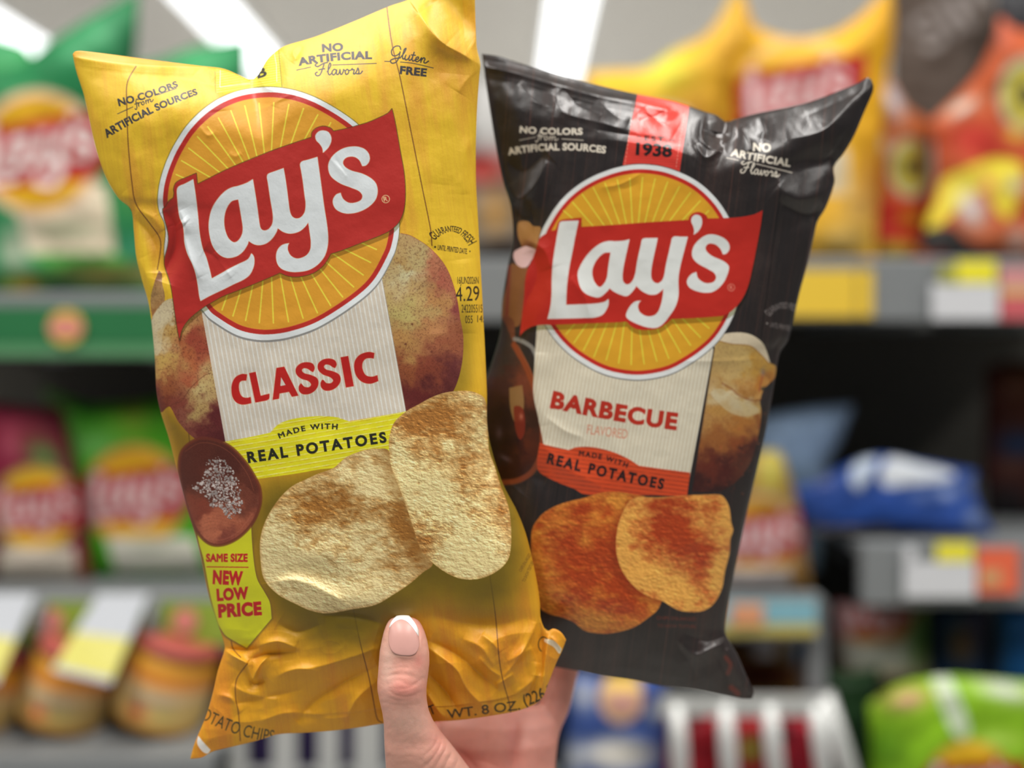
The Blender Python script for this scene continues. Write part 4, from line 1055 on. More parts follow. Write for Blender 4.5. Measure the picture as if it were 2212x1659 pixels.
for a in [
    ([(1045,142),(1122,157),(1203,180),(1290,204),(1380,220),(1440,236)], 9, 2.6, 1.0, .6, False), ([(1045,128),(1150,150),(1280,188)], 8, -1.0),
    ([(1200,190),(1215,240),(1290,262),(1350,280)], 10, 1.3), ([(1215,190),(1250,230),(1300,250)], 14, -1.3), ([(1120,180),(1160,220),(1200,230)], 16, 1.0), ([(1290,280),(1350,290),(1470,312)], 8, -.8),
    ([(1290,215),(1330,250),(1360,262)], 12, 1.0), ([(1390,230),(1420,260),(1460,285)], 14, 1.1), ([(1380,260),(1420,250),(1450,232)], 10, -.8),
    ([(1520,250),(1514,290),(1525,312),(1560,330)], 9, 2.0), ([(1530,262),(1560,262),(1580,272),(1582,296),(1560,312)], 7, 1.6), ([(1548,285),(1545,300)], 14, -1.9), ([(1502,308),(1525,340),(1560,318)], 8, 1.5),
    ([(1570,262),(1600,262),(1640,250),(1720,232)], 9, 1.3), ([(1600,275),(1620,310),(1622,330)], 9, 1.3), ([(1640,255),(1650,285),(1645,300)], 9, -1.1), ([(1700,300),(1780,280),(1850,210),(1880,190)], 18, 1.6, 1.2), ([(1740,250),(1800,225),(1870,190)], 14, -1.3),
    ([(1500,340),(1440,318),(1380,310),(1300,300)], 10, .7),
    # dents under the shoulders
    ([(1095,350),(1130,370),(1170,340),(1182,330)], 22, -1.6, 1.3), ([(1095,400),(1120,430),(1155,400),(1180,345)], 13, 2.2), ([(1084,330),(1092,380),(1100,430)], 14, 1.0), ([(1110,440),(1125,470),(1150,470)], 20, -1.4, 1.4),
    ([(1680,400),(1720,430),(1770,420),(1800,400)], 26, 2.2, 1.5), ([(1690,440),(1740,462),(1780,450)], 18, -2.0, 1.4), ([(1675,380),(1730,350),(1800,340)], 26, -1.6, 1.6), ([(1770,480),(1750,520),(1748,560)], 14, 1.0),
    ([(1300,405),(1340,398),(1385,375)], 4, .5), ([(1330,400),(1350,408),(1380,396)], 8, -.3),
    # left flank
    ([(1150,540),(1160,600),(1135,660),(1125,720)], 22, -1.4, 1.5), ([(1215,430),(1205,560),(1200,660),(1210,720)], 26, 1.0, 1.8), ([(1140,520),(1175,540),(1190,580)], 16, 1.2), ([(1230,600),(1262,640),(1275,690)], 14, .7), ([(1165,760),(1160,830),(1175,920)], 20, .9, 1.6),
    ([(1180,900),(1220,930),(1260,945)], 12, .7), ([(1170,960),(1220,1010),(1300,1050)], 20, .9, 1.5), ([(1180,1040),(1150,1030),(1120,1060)], 20, -1.0, 1.6),
    ([(1480,780),(1560,780),(1640,775)], 8, .4), ([(1640,800),(1660,820),(1672,850)], 12, -1.2), ([(1630,860),(1660,870),(1665,900)], 14, 1.0),
    # foot
    ([(1465,1385),(1500,1415),(1530,1405),(1565,1385)], 10, 2.2), ([(1480,1370),(1530,1385),(1570,1372)], 12, -1.3), ([(1460,1350),(1462,1390),(1490,1430),(1505,1470)], 14, -1.2), ([(1570,1400),(1585,1440),(1598,1480)], 9, 1.5), ([(1545,1410),(1565,1450),(1580,1490)], 9, -1.3), ([(1600,1440),(1610,1480),(1618,1500)], 6, 1.2),
    ([(1300,1440),(1400,1450),(1500,1470)], 16, .5, 1.6),
    ]:
    R2.crease(*a)
B_D = lambda X, Y: 0.499 + (Y - 800) * 0.3e-5
b_mat = film_material('barbecue_bag_film', 0.31, .5, 0, .2)
b_org = P(1350, 1480, .51)
bbag = empty('chip_bag', b_org)
held_bag(bbag, (b_top, b_right, b_bottom, b_left), 640, 1060, B_D, .019, .011, R2, BLK, b_mat, (48,44,44),
              lambda s, t: pillow(s, t, 2.6, .62, .10, .15), b_org)
tag(bbag, 'black barbecue flavour potato chip bag held behind the yellow one', 'chip bag')
# ------------------------------------------------------------------ the hand that pinches both bags (left hand, thumb in front)
def ring_tube(levels, n=40, cap0=True, cap1=True):
    """levels: (cx, cy, left_px, right_px ...) given as world centre, half width vector, half depth vector"""
    V = []; Fc = []
    for (c0, wv, dv) in levels:
        c0 = np.array(c0); wv = np.array(wv); dv = np.array(dv)
        for k in range(n):
            a = 2 * math.pi * k / n
            V.append(c0 + wv * math.cos(a) + dv * math.sin(a))
    m = len(levels)
    for i in range(m - 1):
        for k in range(n):
            a = i * n + k; b = i * n + (k + 1) % n
            Fc.append((a, b, b + n, a + n))
    Fc.append(tuple(range(n))[::-1]); Fc.append(tuple(range((m - 1) * n, m * n)))
    return V, Fc

def px_level(l, r, y, D, depth_half, y2=None):
    """a cross section seen between columns l and r on row y"""
    y2 = y if y2 is None else y2
    a = np.array(P(l, y, D)); b = np.array(P(r, y2, D))
    return ((a + b) / 2, (b - a) / 2, np.array([0, depth_half, 0]))

HV, HF = [], []
def add_part(V, Fc):
    o = len(HV); HV.extend([tuple(v) for v in V]); HF.extend([tuple(i + o for i in f) for f in Fc])

# thumb, traced edge to edge
th = [(867,871,1325.5,.4560,.0009),(858,879,1327,.4555,.0026),(847,893,1332,.4548,.0042),(840,903,1340,.4540,.0055),(834.5,910,1350,.4532,.0064),(829,917,1366,.4522,.0073),(825,922,1384,.4514,.0080),
      (821,926,1406,.4508,.0085),(819,927,1430,.4506,.0088),(818,925,1452,.4506,.0090),(816,922,1472,.4506,.0093),(817,920,1492,.4510,.0095),(822,921,1514,.4518,.0096),(827,925,1536,.4530,.0098),
      (830,935,1560,.4550,.0102),(831,953,1586,.4575,.0110),(832,975,1612,.4600,.0120),(834,1000,1645,.4630,.0130),(836,1030,1685,.4670,.0145),(842,1070,1740,.4720,.0160),(850,1110,1810,.478,.0175),(866,1150,1900,.484,.019),(890,1168,2000,.488,.020),(905,1172,2120,.490,.020)]
add_part(*ring_tube([px_level(l - 1.2, r + 1.2, y, D, h) for l, r, y, D, h in [(a_, b_, y_, D_ + (.0035 if y_ < 1600 else .002), h_) for a_, b_, y_, D_, h_ in th]]))
# palm, seen below the bags, and the wrist
pm = [(985,1185,1525,.521,.006),(950,1202,1560,.517,.0095),(938,1206,1600,.514,.0125),(950,1201,1645,.513,.0145),(930,1199,1700,.508,.016),(905,1200,1780,.503,.0175),(890,1198,1870,.499,.019),(900,1186,1980,.495,.0195),(910,1176,2120,.492,.0195)]
add_part(*ring_tube([px_level(l, r, y, D, h) for l, r, y, D, h in pm]))
# four fingers reaching up behind both bags, each bent at its knuckles
fingers = [
    [(935,1640,.517,.0090),(925,1560,.529,.0086),(920,1480,.5355,.0082),(925,1400,.5385,.0079),(936,1320,.5385,.0074),(944,1270,.5365,.0066),(948,1245,.5350,.0045)],
    [(1010,1630,.518,.0094),(1012,1540,.5315,.0088),(1014,1450,.5395,.0083),(1018,1350,.5425,.0080),(1026,1260,.5415,.0075),(1031,1205,.5395,.0066),(1034,1180,.5380,.0045)],
    [(1085,1625,.518,.0092),(1100,1540,.5320,.0086),(1112,1450,.5400,.0081),(1124,1360,.5425,.0078),(1134,1280,.5415,.0072),(1140,1232,.5400,.0064),(1143,1208,.5385,.0044)],
    [(1160,1640,.515,.0085),(1180,1570,.5235,.0080),(1199,1520,.5300,.0078),(1216,1465,.5350,.0076),(1232,1405,.5370,.0071),(1243,1360,.5365,.0062),(1248,1340,.5355,.0042)],
]
for fg in fingers:
    q = np.array(fg); q[:, 2] -= np.linspace(.002, .008, len(q)); L = []
    ts = np.linspace(0, len(q) - 1, 26)
    for t in ts:
        v = [np.interp(t, np.arange(len(q)), q[:, k]) for k in range(4)]
        c0 = np.array(P(v[0], v[1], v[2]))
        t2 = min(t + .2, len(q) - 1); t1 = max(t2 - .4, 0)
        a = np.array(P(*[np.interp(t1, np.arange(len(q)), q[:, k]) for k in range(3)])); b = np.array(P(*[np.interp(t2, np.arange(len(q)), q[:, k]) for k in range(3)]))
        d = (b - a) / np.linalg.norm(b - a)
        side = np.cross(d, [0, 1, 0]); side /= np.linalg.norm(side); dep = np.cross(side, d)
        # slight swelling at the joints
        r = v[3] * (1 + .05 * math.cos(t * 2 * math.pi / 2))
        L.append((c0, side * r, dep * r * .95))
    add_part(*ring_tube(L, 24))

tmp = bpy.data.meshes.new('hand_draft'); tmp.from_pydata(HV, [], HF)
tob = bpy.data.objects.new('hand_draft', tmp); COL.objects.link(tob)
for t_, kw in (('REMESH', dict(mode='VOXEL', voxel_size=0.0009, use_smooth_shade=True)), ('SMOOTH', dict(factor=.5, iterations=9)), ('SUBSURF', dict(levels=1, render_levels=1))):
    md = tob.modifiers.new(t_, t_)
    for k, v in kw.items(): setattr(md, k, v)
dg = bpy.context.evaluated_depsgraph_get(); dg.update()
hm = bpy.data.meshes.new_from_object(tob.evaluated_get(dg))
bpy.data.objects.remove(tob); bpy.data.meshes.remove(tmp)
n = len(hm.vertices)
co = np.empty(n * 3, np.float32); hm.vertices.foreach_get('co', co); co = co.reshape(-1, 3).astype(float)
no = np.empty(n * 3, np.float32); hm.vertices.foreach_get('normal', no); no = no.reshape(-1, 3).astype(float)
hx = CX + co[:, 0] * F / co[:, 1]; hy = HY - (co[:, 2] - CAMZ) * F / co[:, 1]
front = np.clip(-no[:, 1] * 1.6, 0, 1)
isthumb = np.clip((.485 - co[:, 1]) / .01, 0, 1)
R3 = Relief(780, 1290, 1320, 1760)
for a in [
    # knuckle folds
    ([(836,1488),(860,1500),(885,1502),(905,1494)], 3.0, -.28), ([(826,1478),(850,1486),(880,1484),(900,1474),(915,1462)], 2.6, -.20), ([(835,1462),(855,1457),(880,1458),(900,1466)], 2.4, -.20),
    ([(840,1447),(865,1442),(895,1446)], 2.2, -.12), ([(842,1436),(865,1433),(890,1435)], 2.0, -.08), ([(838,1504),(862,1512),(890,1508)], 2.6, -.16), ([(830,1514),(850,1522),(880,1520)], 2.2, -.10),
    ([(832,1468),(838,1478),(850,1474)], 2.0, -.14), ([(846,1470),(862,1468),(878,1476),(896,1478)], 2.0, -.12), ([(856,1492),(876,1494),(896,1486)], 2.0, -.14),
    ([(850,1530),(845,1560),(850,1590)], 2.2, -.05), ([(870,1540),(862,1570),(868,1600)], 2.2, -.05),
    # web creases by the thumb root
    ([(955,1588),(952,1610),(938,1635),(915,1659)], 3.2, -.35), ([(962,1590),(964,1615),(950,1640),(930,1680)], 3.0, -.30), ([(972,1604),(976,1625),(964,1650),(945,1690)], 3.0, -.28),
    ([(940,1575),(946,1592),(938,1612),(910,1640)], 2.8, -.22), ([(985,1620),(990,1640),(978,1670)], 3.0, -.24), ([(925,1560),(935,1580),(930,1600)], 2.4, -.12), ([(860,1640),(890,1635),(915,1645)], 2.5, -.08),
    ([(850,1620),(885,1618),(910,1622)], 2.5, -.06), ([(842,1655),(880,1650)], 2.5, -.07), ([(948,1600),(956,1612),(950,1630)], 2.2, .14),
    # nail fold
    ([(845,1400),(856,1412),(872,1418),(890,1418),(904,1408)], 3.4, .28), ([(843,1395),(841,1370),(842,1352)], 3.0, .18), ([(907,1405),(909,1380),(906,1360)], 3.0, .2),
    ([(856,1420),(872,1426),(892,1424)], 3.0, -.14)]:
    R3.crease(*a)
R3.dent(870, 1490, 40, 26, .7); R3.dent(872, 1432, 36, 14, -.2); R3.noise(9, .04, 301); R3.noise(40, .12, 302)
thumb_h = R3.at(hx, hy) * .0026 * front * isthumb * ((hy > 1292) & (hy < 1755))
R4 = Relief(780, 1290, 1320, 1760)
for a in [([(1050,1560),(1045,1620),(1035,1680)], 8, -.8), ([(1115,1560),(1112,1620),(1100,1690)], 9, -.9), ([(960,1600),(1010,1640),(1050,1690)], 8, -.9), ([(1020,1640),(1070,1655),(1130,1700)], 6, -.5), ([(1150,1590),(1160,1640),(1150,1700)], 10, -.4)]:
    R4.crease(*a)
R4.noise(60, .3, 303)
palm_h = R4.at(hx, hy) * .001 * front * (1 - isthumb) * ((hy > 1292) & (hy < 1755))
co2 = co + no * (thumb_h + palm_h)[:, None]
h_org = np.array(P(1040, 2120, .49))
hm.vertices.foreach_set('co', (co2 - h_org).astype(np.float32).ravel())
# skin tone: pale pink with redder knuckle, nail fold and palm creases
base = np.array((228, 170, 152.)); red_ = np.array((222, 138, 126.)); pale = np.array((240, 200, 182.))
def sp(x, y, rx, ry): return np.exp(-(((hx - x) / rx) ** 2 + ((hy - y) / ry) ** 2))
kr = np.clip(.7 * sp(868, 1486, 42, 22) + .5 * sp(905, 1428, 12, 16) + .2 * sp(870, 1440, 40, 20) + .35 * sp(945, 1600, 20, 40) + .35 * sp(905, 1350, 10, 20) + .4 * sp(880, 1600, 60, 40) * 0, 0, 1) * isthumb
kr = np.clip(kr + (1 - isthumb) * (.45 + .4 * sp(1110, 1600, 16, 60) + .4 * sp(1000, 1640, 30, 40)), 0, 1)
kp = np.clip(.7 * sp(836, 1440, 16, 60) + .5 * sp(862, 1412, 20, 8) + .5 * sp(880, 1560, 40, 30), 0, 1) * isthumb
nz = bilinear(vnoise(400, 400, 26, 26, 4, .6, 310), (hx % 399), (hy % 399))[:, None] - .5
col = base * (1 - kr[:, None]) + red_ * kr[:, None]
col = col * (1 - kp[:, None]) + pale * kp[:, None]
col = np.clip(col * (1 + nz * .09), 0, 255)
ca = hm.color_attributes.new('print', 'FLOAT_COLOR', 'POINT')
c4 = np.ones((n, 4), np.float32); c4[:, :3] = lin(col); ca.data.foreach_set('color', c4.ravel())
hm.polygons.foreach_set('use_smooth', np.ones(len(hm.polygons), bool))
skin = film_material('skin', .42, .4, 0, .35, 1400)
sb = skin.node_tree.nodes['Principled BSDF']
sb.inputs['Subsurface Weight'].default_value = .25
sb.inputs['Subsurface Radius'].default_value = (1, .35, .2)
sb.inputs['Subsurface Scale'].default_value = .0016
hm.materials.clear(); hm.materials.append(skin)
hm.name = 'hand'
hand = link(bpy.data.objects.new('hand', hm)); hand.location = h_org
tag(hand, 'left hand pinching both chip bags from below, thumb with a white tipped nail', 'hand')

# thumb nail laid on the thumb
from mathutils.bvhtree import BVHTree
bvh = BVHTree.FromPolygons([tuple(v) for v in co2], [tuple(p.vertices) for p in hm.polygons]) if False else None
sel = (hx > 825) & (hx < 925) & (hy > 1315) & (hy < 1430) & (no[:, 1] < -.1) & (co[:, 1] < .47)
fx_, fy_, fd_ = hx[sel], hy[sel], co2[sel, 1]
# smooth quadratic-cubic fit of the thumb surface under the nail
def basis(x, y):
    x = (x - 873) / 40; y = (y - 1372) / 45
    return np.stack([np.ones_like(x), x, y, x * x, x * y, y * y, x**3, x * x * y, x * y * y, y**3, x**4, x * x * y * y, y**4], -1)
cf = np.linalg.lstsq(basis(fx_, fy_), fd_, rcond=None)[0]
nl = smooth_path([(841,1354),(838.5,1372),(841,1394),(847.5,1409),(858,1414.5),(872,1417),(888,1416.5),(900,1409),(905.5,1392),(906.5,1374),(904,1362)], False, 8)
ntop = smooth_path([(841,1354),(847,1341),(857,1330.5),(870,1325),(882,1329),(893,1341),(900,1352),(904,1362)], False, 8)
smile = smooth_path([(841,1357),(848.5,1347.5),(858,1340.5),(868.5,1338.5),(879,1343),(889,1353),(897,1364),(904,1375)], False, 8)
def nail_patch(name, top, bottom, mat, lift, rows, cols=36, fade=0.0):
    T = resample(top, cols); B = resample(bottom, cols)
    V = []
    for j in range(rows):
        t = j / (rows - 1)
        for i in range(cols):
            x, y = T[i] * (1 - t) + B[i] * t
            e = min(i, cols - 1 - i) / 5
            D = float((basis(np.array([x]), np.array([y])) @ cf)[0]) - lift * min(1, .25 + e) * (1 - fade * t)
            V.append(np.array(P(x, y, D)))
    Fq = [tuple(int(v) for v in f) for f in grid_faces(cols, rows)]
    ob = mesh_obj(name, [tuple(v) for v in V], Fq, mat, hand)
    md = ob.modifiers.new('thickness', 'SOLIDIFY'); md.thickness = .0003; md.offset = 0
    return ob
m_nail = noisy('nail_pink', (214, 162, 152), .36, .04, 300, .5)
m_tip = noisy('nail_white', (246, 244, 242), .35, .01, 300, .5)
# lower boundary of the pink plate: side, cuticle arc, side
side_l = nl[:np.argmin(np.abs(nl[:, 1] - 1394) + (nl[:, 0] > 860) * 99)]
nail_patch('nail', smile, smooth_path([(841,1356),(839.5,1380),(843,1400),(850,1410.5),(860,1415),(872,1417),(888,1416.5),(899,1410),(905,1394),(904,1374)], False, 8)[::1], m_nail, .0009, 24, fade=.62)
tipo = nail_patch('nail_tip', ntop, smile, m_tip, .00105, 8)
tipo['label'] = 'white painted nail tip'
# ------------------------------------------------------------------ the store shell
def box(V, Fc, a, b):
    (x0, y0, z0), (x1, y1, z1) = a, b
    o = len(V)
    V += [(x0,y0,z0),(x1,y0,z0),(x1,y1,z0),(x0,y1,z0),(x0,y0,z1),(x1,y0,z1),(x1,y1,z1),(x0,y1,z1)]
    Fc += [tuple(i + o for i in f) for f in ((0,3,2,1),(4,5,6,7),(0,1,5,4),(1,2,6,5),(2,3,7,6),(3,0,4,7))]
def box_obj(name, a, b, mat, parent=None, bevel=0.0):
    V, Fc = [], []; box(V, Fc, a, b)
    o = mesh_obj(name, V, Fc, mat, parent, smooth=False)
    if bevel:
        md = o.modifiers.new('bevel', 'BEVEL'); md.width = bevel; md.segments = 2
    return o
def zpx(py, D=1.0): return CAMZ + (HY - py) * D / F
def xpx(px, D=1.0): return (px - CX) * D / F

m_ceil = noisy('ceiling_tile', (232,230,226), .9, .03, 3)
ce = mesh_obj('ceiling', [(-9,-3,3.6),(9,-3,3.6),(9,22,3.6),(-9,22,3.6)], [(0,1,2,3)], m_ceil); ce['kind'] = 'structure'
m_floor = noisy('floor_vinyl', (176,172,164), .3, .06, 6)
fl = mesh_obj('floor', [(-9,-3,0),(9,-3,0),(9,22,0),(-9,22,0)], [(0,3,2,1)], m_floor); fl['kind'] = 'structure'
m_wall = noisy('wall_paint', (206,204,200), .8, .04, 4)
wb = mesh_obj('wall_back', [(-9,22,0),(9,22,0),(9,22,3.6),(-9,22,3.6)], [(0,1,2,3)], m_wall); wb['kind'] = 'structure'

m_lampbody = noisy('lamp_white_metal', (230,230,228), .5, .02, 10)
m_glow = bpy.data.materials.new('lamp_diffuser'); m_glow.use_nodes = True
nt = m_glow.node_tree; nt.nodes.clear()
em = nt.nodes.new('ShaderNodeEmission'); em.inputs[0].default_value = (.97, .99, 1, 1); em.inputs[1].default_value = 5.0
nt.links.new(em.outputs[0], nt.nodes.new('ShaderNodeOutputMaterial').inputs[0])
for x0, w, lab in ((-3.5, .30, 'bright ceiling lamp strip farthest left above the green bags'), (-1.9, .25, 'bright ceiling lamp strip running behind the notch of the yellow bag'), (.37, .21, 'bright ceiling lamp strip seen between the two held bags')):
    L = empty('ceiling_lamp', (x0, 9, 3.6)); tag(L, lab, 'ceiling light', 'ceiling lamp strips')
    box_obj('lamp_body', (x0 - w/2 - .03, 4.6, 3.54), (x0 + w/2 + .03, 15, 3.598), m_lampbody, L)
    box_obj('diffuser', (x0 - w/2, 4.65, 3.515), (x0 + w/2, 14.95, 3.542), m_glow, L)

# ------------------------------------------------------------------ gondola shelving
m_steel = noisy('shelf_grey_steel', (132,136,138), .45, .05, 12, Metallic=.2)
m_dark = noisy('shelf_dark_panel', (78,75,68), .7, .1, 14)
m_green = noisy('rail_green', (34,108,62), .5, .05, 20)
m_lime = noisy('rail_lime', (140,164,58), .5, .06, 20)
m_yel = noisy('rail_yellow', (226,190,60), .5, .03, 20)
m_turq = noisy('rail_turquoise', (126,176,190), .5, .05, 20)
m_ltgr = noisy('rail_pale_green', (84,140,96), .5, .05, 20)
m_white = noisy('card_white', (206,208,212), .5, .02, 30)
m_cardy = noisy('card_yellow', (232,222,50), .5, .06, 60)
m_cardo = noisy('card_orange', (226,104,70), .5, .05, 60)
m_pink = noisy('card_pink', (196,92,98), .5, .06, 60)
m_pstk = noisy('sticker_pink', (216,136,124), .5, .06, 60)
m_ystk = noisy('sticker_yellow', (206,176,70), .5, .06, 60)
m_chrome = noisy('wire_chrome', (196,198,196), .3, .04, 30, Metallic=.3)

def unit(label, xl, xr, levels, panel_top, group='shelving units'):
    """levels: rail top row, rail bottom row, depth of the shelf front"""
    u = empty('shelf_unit', (xl, 1.4, 0)); tag(u, label, 'shelf', group)
    box_obj('back_panel', (xl, 1.42, .0), (xr, 1.45, zpx(panel_top, 1.42)), m_dark, u)
    xr_all = xr
    for lv in levels:
        ytop, ybot, D0 = lv[:3]; xr = lv[3] if len(lv) > 3 else xr_all
        zt = zpx(ytop, D0)
        box_obj('shelf_board', (xl + .002, D0, zt - .012), (xr - .002, 1.418, zt), m_steel if ybot else m_dark, u)
        if not ybot: continue
        box_obj('price_rail', (xl, D0 - .015, zpx(ybot, D0)), (xr, D0, zt + .003), m_steel, u, .002)
        x = xl + .06
        while x < xr - .02:
            V, Fc = [], []; box(V, Fc, (x, D0 + .01, zt - .012 - .055), (x + .02, 1.40, zt - .013))
            mesh_obj('bracket', V, Fc, m_steel, u, smooth=False); x += .11
    return u
def strip(name, l, r, t, b, mat, D=.984, depth=.002, parent=None, label=None, cat=None, group=None):
    o = box_obj(name, (xpx(l, D), D - depth, zpx(b, D)), (xpx(r, D), D, zpx(t, D)), mat, parent)
    if label: tag(o, label, cat, group)
    return o
UL = unit('grey shelf unit on the left holding green and red chip bags over jars', xpx(-520), xpx(792), [(640,772,1.0),(1284,1398,1.0),(1628,1720,.92,xpx(470,.92))], 500)
UM = unit('grey shelf unit behind the two held bags with yellow and turquoise rail strips', xpx(800), xpx(1850), [(566,694,1.0),(1284,1372,1.0,xpx(1766))], 430)
UR = unit('grey right shelf unit with white price tags and a blue bag mid shelf', xpx(1852), xpx(2760), [(566,694,1.0),(1172,1300,1.0),(1508,0,1.04)], 430)
Z_UL, Z_ML, Z_UR, Z_MM, Z_MR, Z_BR = zpx(640), zpx(1284), zpx(566), zpx(1284), zpx(1172), zpx(1508, 1.04)
Z_DK = zpx(1762)
strip('rail_strip', -500, 788, 662, 742, m_green, parent=UL)
strip('rail_strip', -500, 788, 744, 770, m_ltgr, parent=UL)
strip('rail_strip', -500, 788, 1300, 1390, m_lime, parent=UL)
strip('rail_strip', 1500, 1848, 583, 684, m_yel, parent=UM)
strip('rail_strip', 1853, 1884, 583, 684, m_yel, parent=UR)
strip('rail_strip', 1200, 1762, 1298, 1346, m_turq, parent=UM); strip('rail_strip', 1200, 1762, 1348, 1370, noisy('rail_sand',(190,176,90),.5), parent=UM)
strip('rail_card', 1580, 1648, 1304, 1350, noisy('card_peach',(214,150,110),.5,.1,50), D=.981, parent=None, label='peach coloured card on the turquoise shelf strip', cat='card')
box_obj('upright_post', (xpx(1748), 1.002, Z_DK), (xpx(1786), 1.03, zpx(1300)), m_steel, UM)
def disc(name, px, py, r, D, mats, parent=None, th=.0012):
    """round sticker: outer ring and inner face"""
    V, Fc = [], []; n = 32; x, z = xpx(px, D), zpx(py, D); R = r * D / F
    for yy_ in (D, D - th):
        for k in range(n):
            a = 2 * math.pi * k / n; V.append((x + R * math.cos(a), yy_, z + R * math.sin(a)))
    for k in range(n): Fc.append((k, (k + 1) % n, n + (k + 1) % n, n + k))
    Fc.append(tuple(range(n, 2 * n)));
    o = mesh_obj(name, V, Fc, mats[0], parent, smooth=False)
    if len(mats) > 1:
        V2 = [(x + (v[0] - x) * 1.0, v[1] - th * .6, z + (v[2] - z) * .55) for v in V]
        i = mesh_obj('logo_band', V2, Fc, mats[1], o, smooth=False)
    return o
for (px, py, r, lab) in ((143,707,38,'round yellow and pink sticker on the green shelf rail'), (110,1342,27,'round pink sticker on the lime rail between the two price cards'), (400,1340,27,'round pink sticker on the lime rail beside the yellow bag')):
    st = disc('round_sticker', px, py, r, .9795, (m_ystk, m_pstk) if r > 30 else (m_pstk,)); tag(st, lab, 'sticker', 'round logo stickers on the rails')

# price tags and cards on the right rails
def price_card(parts, label, group='shelf price tags', D=.978, rail_px=None):
    l = min(p[0] for p in parts); b = max(p[3] for p in parts)
    e = empty('price_tag', P(l, b, D)); tag(e, label, 'price tag', group)
    for i_, (a, c_, t, bb, mat, nm) in enumerate(parts): strip(nm, a, c_, t, bb, mat, D=D, depth=.0012 + i_ * .0005, parent=e)
    return e
price_card([(2012,2156,612,690,m_white,'card'), (2066,2150,562,612,m_cardy,'price_panel'), (2030,2066,572,612,noisy('card_olive',(160,160,70),.5),'side_panel')], 'white price tag with yellow top on the upper right rail')
price_card([(1952,2106,1212,1290,m_white,'card'), (2022,2100,1172,1212,m_cardy,'price_panel'), (1952,1976,1180,1212,m_white,'card_corner')], 'white price tag with yellow top on the lower right rail')
price_card([(2110,2200,1184,1282,m_cardo,'card'), (2118,2160,1232,1262,noisy('card_tan',(196,160,110),.5),'picture_panel')], 'orange card on the lower right rail')
price_card([(2160,2300,578,620,noisy('card_rose',(204,140,140),.5),'card_top'), (2160,2300,620,640,noisy('card_sand',(204,168,110),.5),'picture_panel'), (2160,2300,640,690,m_pink,'card')], 'pink and sand coloured strip card at the right end of the upper rail')

def quad_slab(name, c4, mat, th=.0015, parent=None):
    """four 3D corners -> thin slab"""
    c4 = [Vector(c) for c in c4]; nn = (c4[1] - c4[0]).cross(c4[3] - c4[0]).normalized() * th
    V = c4 + [c + nn for c in c4]
    return mesh_obj(name, V, [(0,1,2,3),(7,6,5,4),(0,4,5,1),(1,5,6,2),(2,6,7,3),(3,7,4,0)], mat, parent, smooth=False)
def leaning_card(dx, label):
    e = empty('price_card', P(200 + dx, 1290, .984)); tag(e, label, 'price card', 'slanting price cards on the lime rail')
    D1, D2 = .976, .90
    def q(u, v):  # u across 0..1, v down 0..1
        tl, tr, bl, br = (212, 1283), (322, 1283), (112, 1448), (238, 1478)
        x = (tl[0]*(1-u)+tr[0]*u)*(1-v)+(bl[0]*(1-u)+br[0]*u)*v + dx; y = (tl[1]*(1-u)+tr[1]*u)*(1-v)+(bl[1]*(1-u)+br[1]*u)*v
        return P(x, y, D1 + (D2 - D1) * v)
    quad_slab('card', [q(0,0),q(1,0),q(1,.5),q(0,.5)], noisy('card_white_dimmed',(172,176,182),.6,.05,60), parent=e)  # same white card, colour darkened to offset the strong light from above
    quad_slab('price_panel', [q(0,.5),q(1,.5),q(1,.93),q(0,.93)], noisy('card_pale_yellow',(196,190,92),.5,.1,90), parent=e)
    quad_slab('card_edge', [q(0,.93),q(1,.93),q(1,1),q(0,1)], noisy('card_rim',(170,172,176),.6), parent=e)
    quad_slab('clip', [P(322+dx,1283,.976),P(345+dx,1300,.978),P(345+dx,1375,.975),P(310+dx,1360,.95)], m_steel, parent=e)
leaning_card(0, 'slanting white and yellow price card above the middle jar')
leaning_card(-245, 'slanting white and yellow price card cut off by the left picture edge')

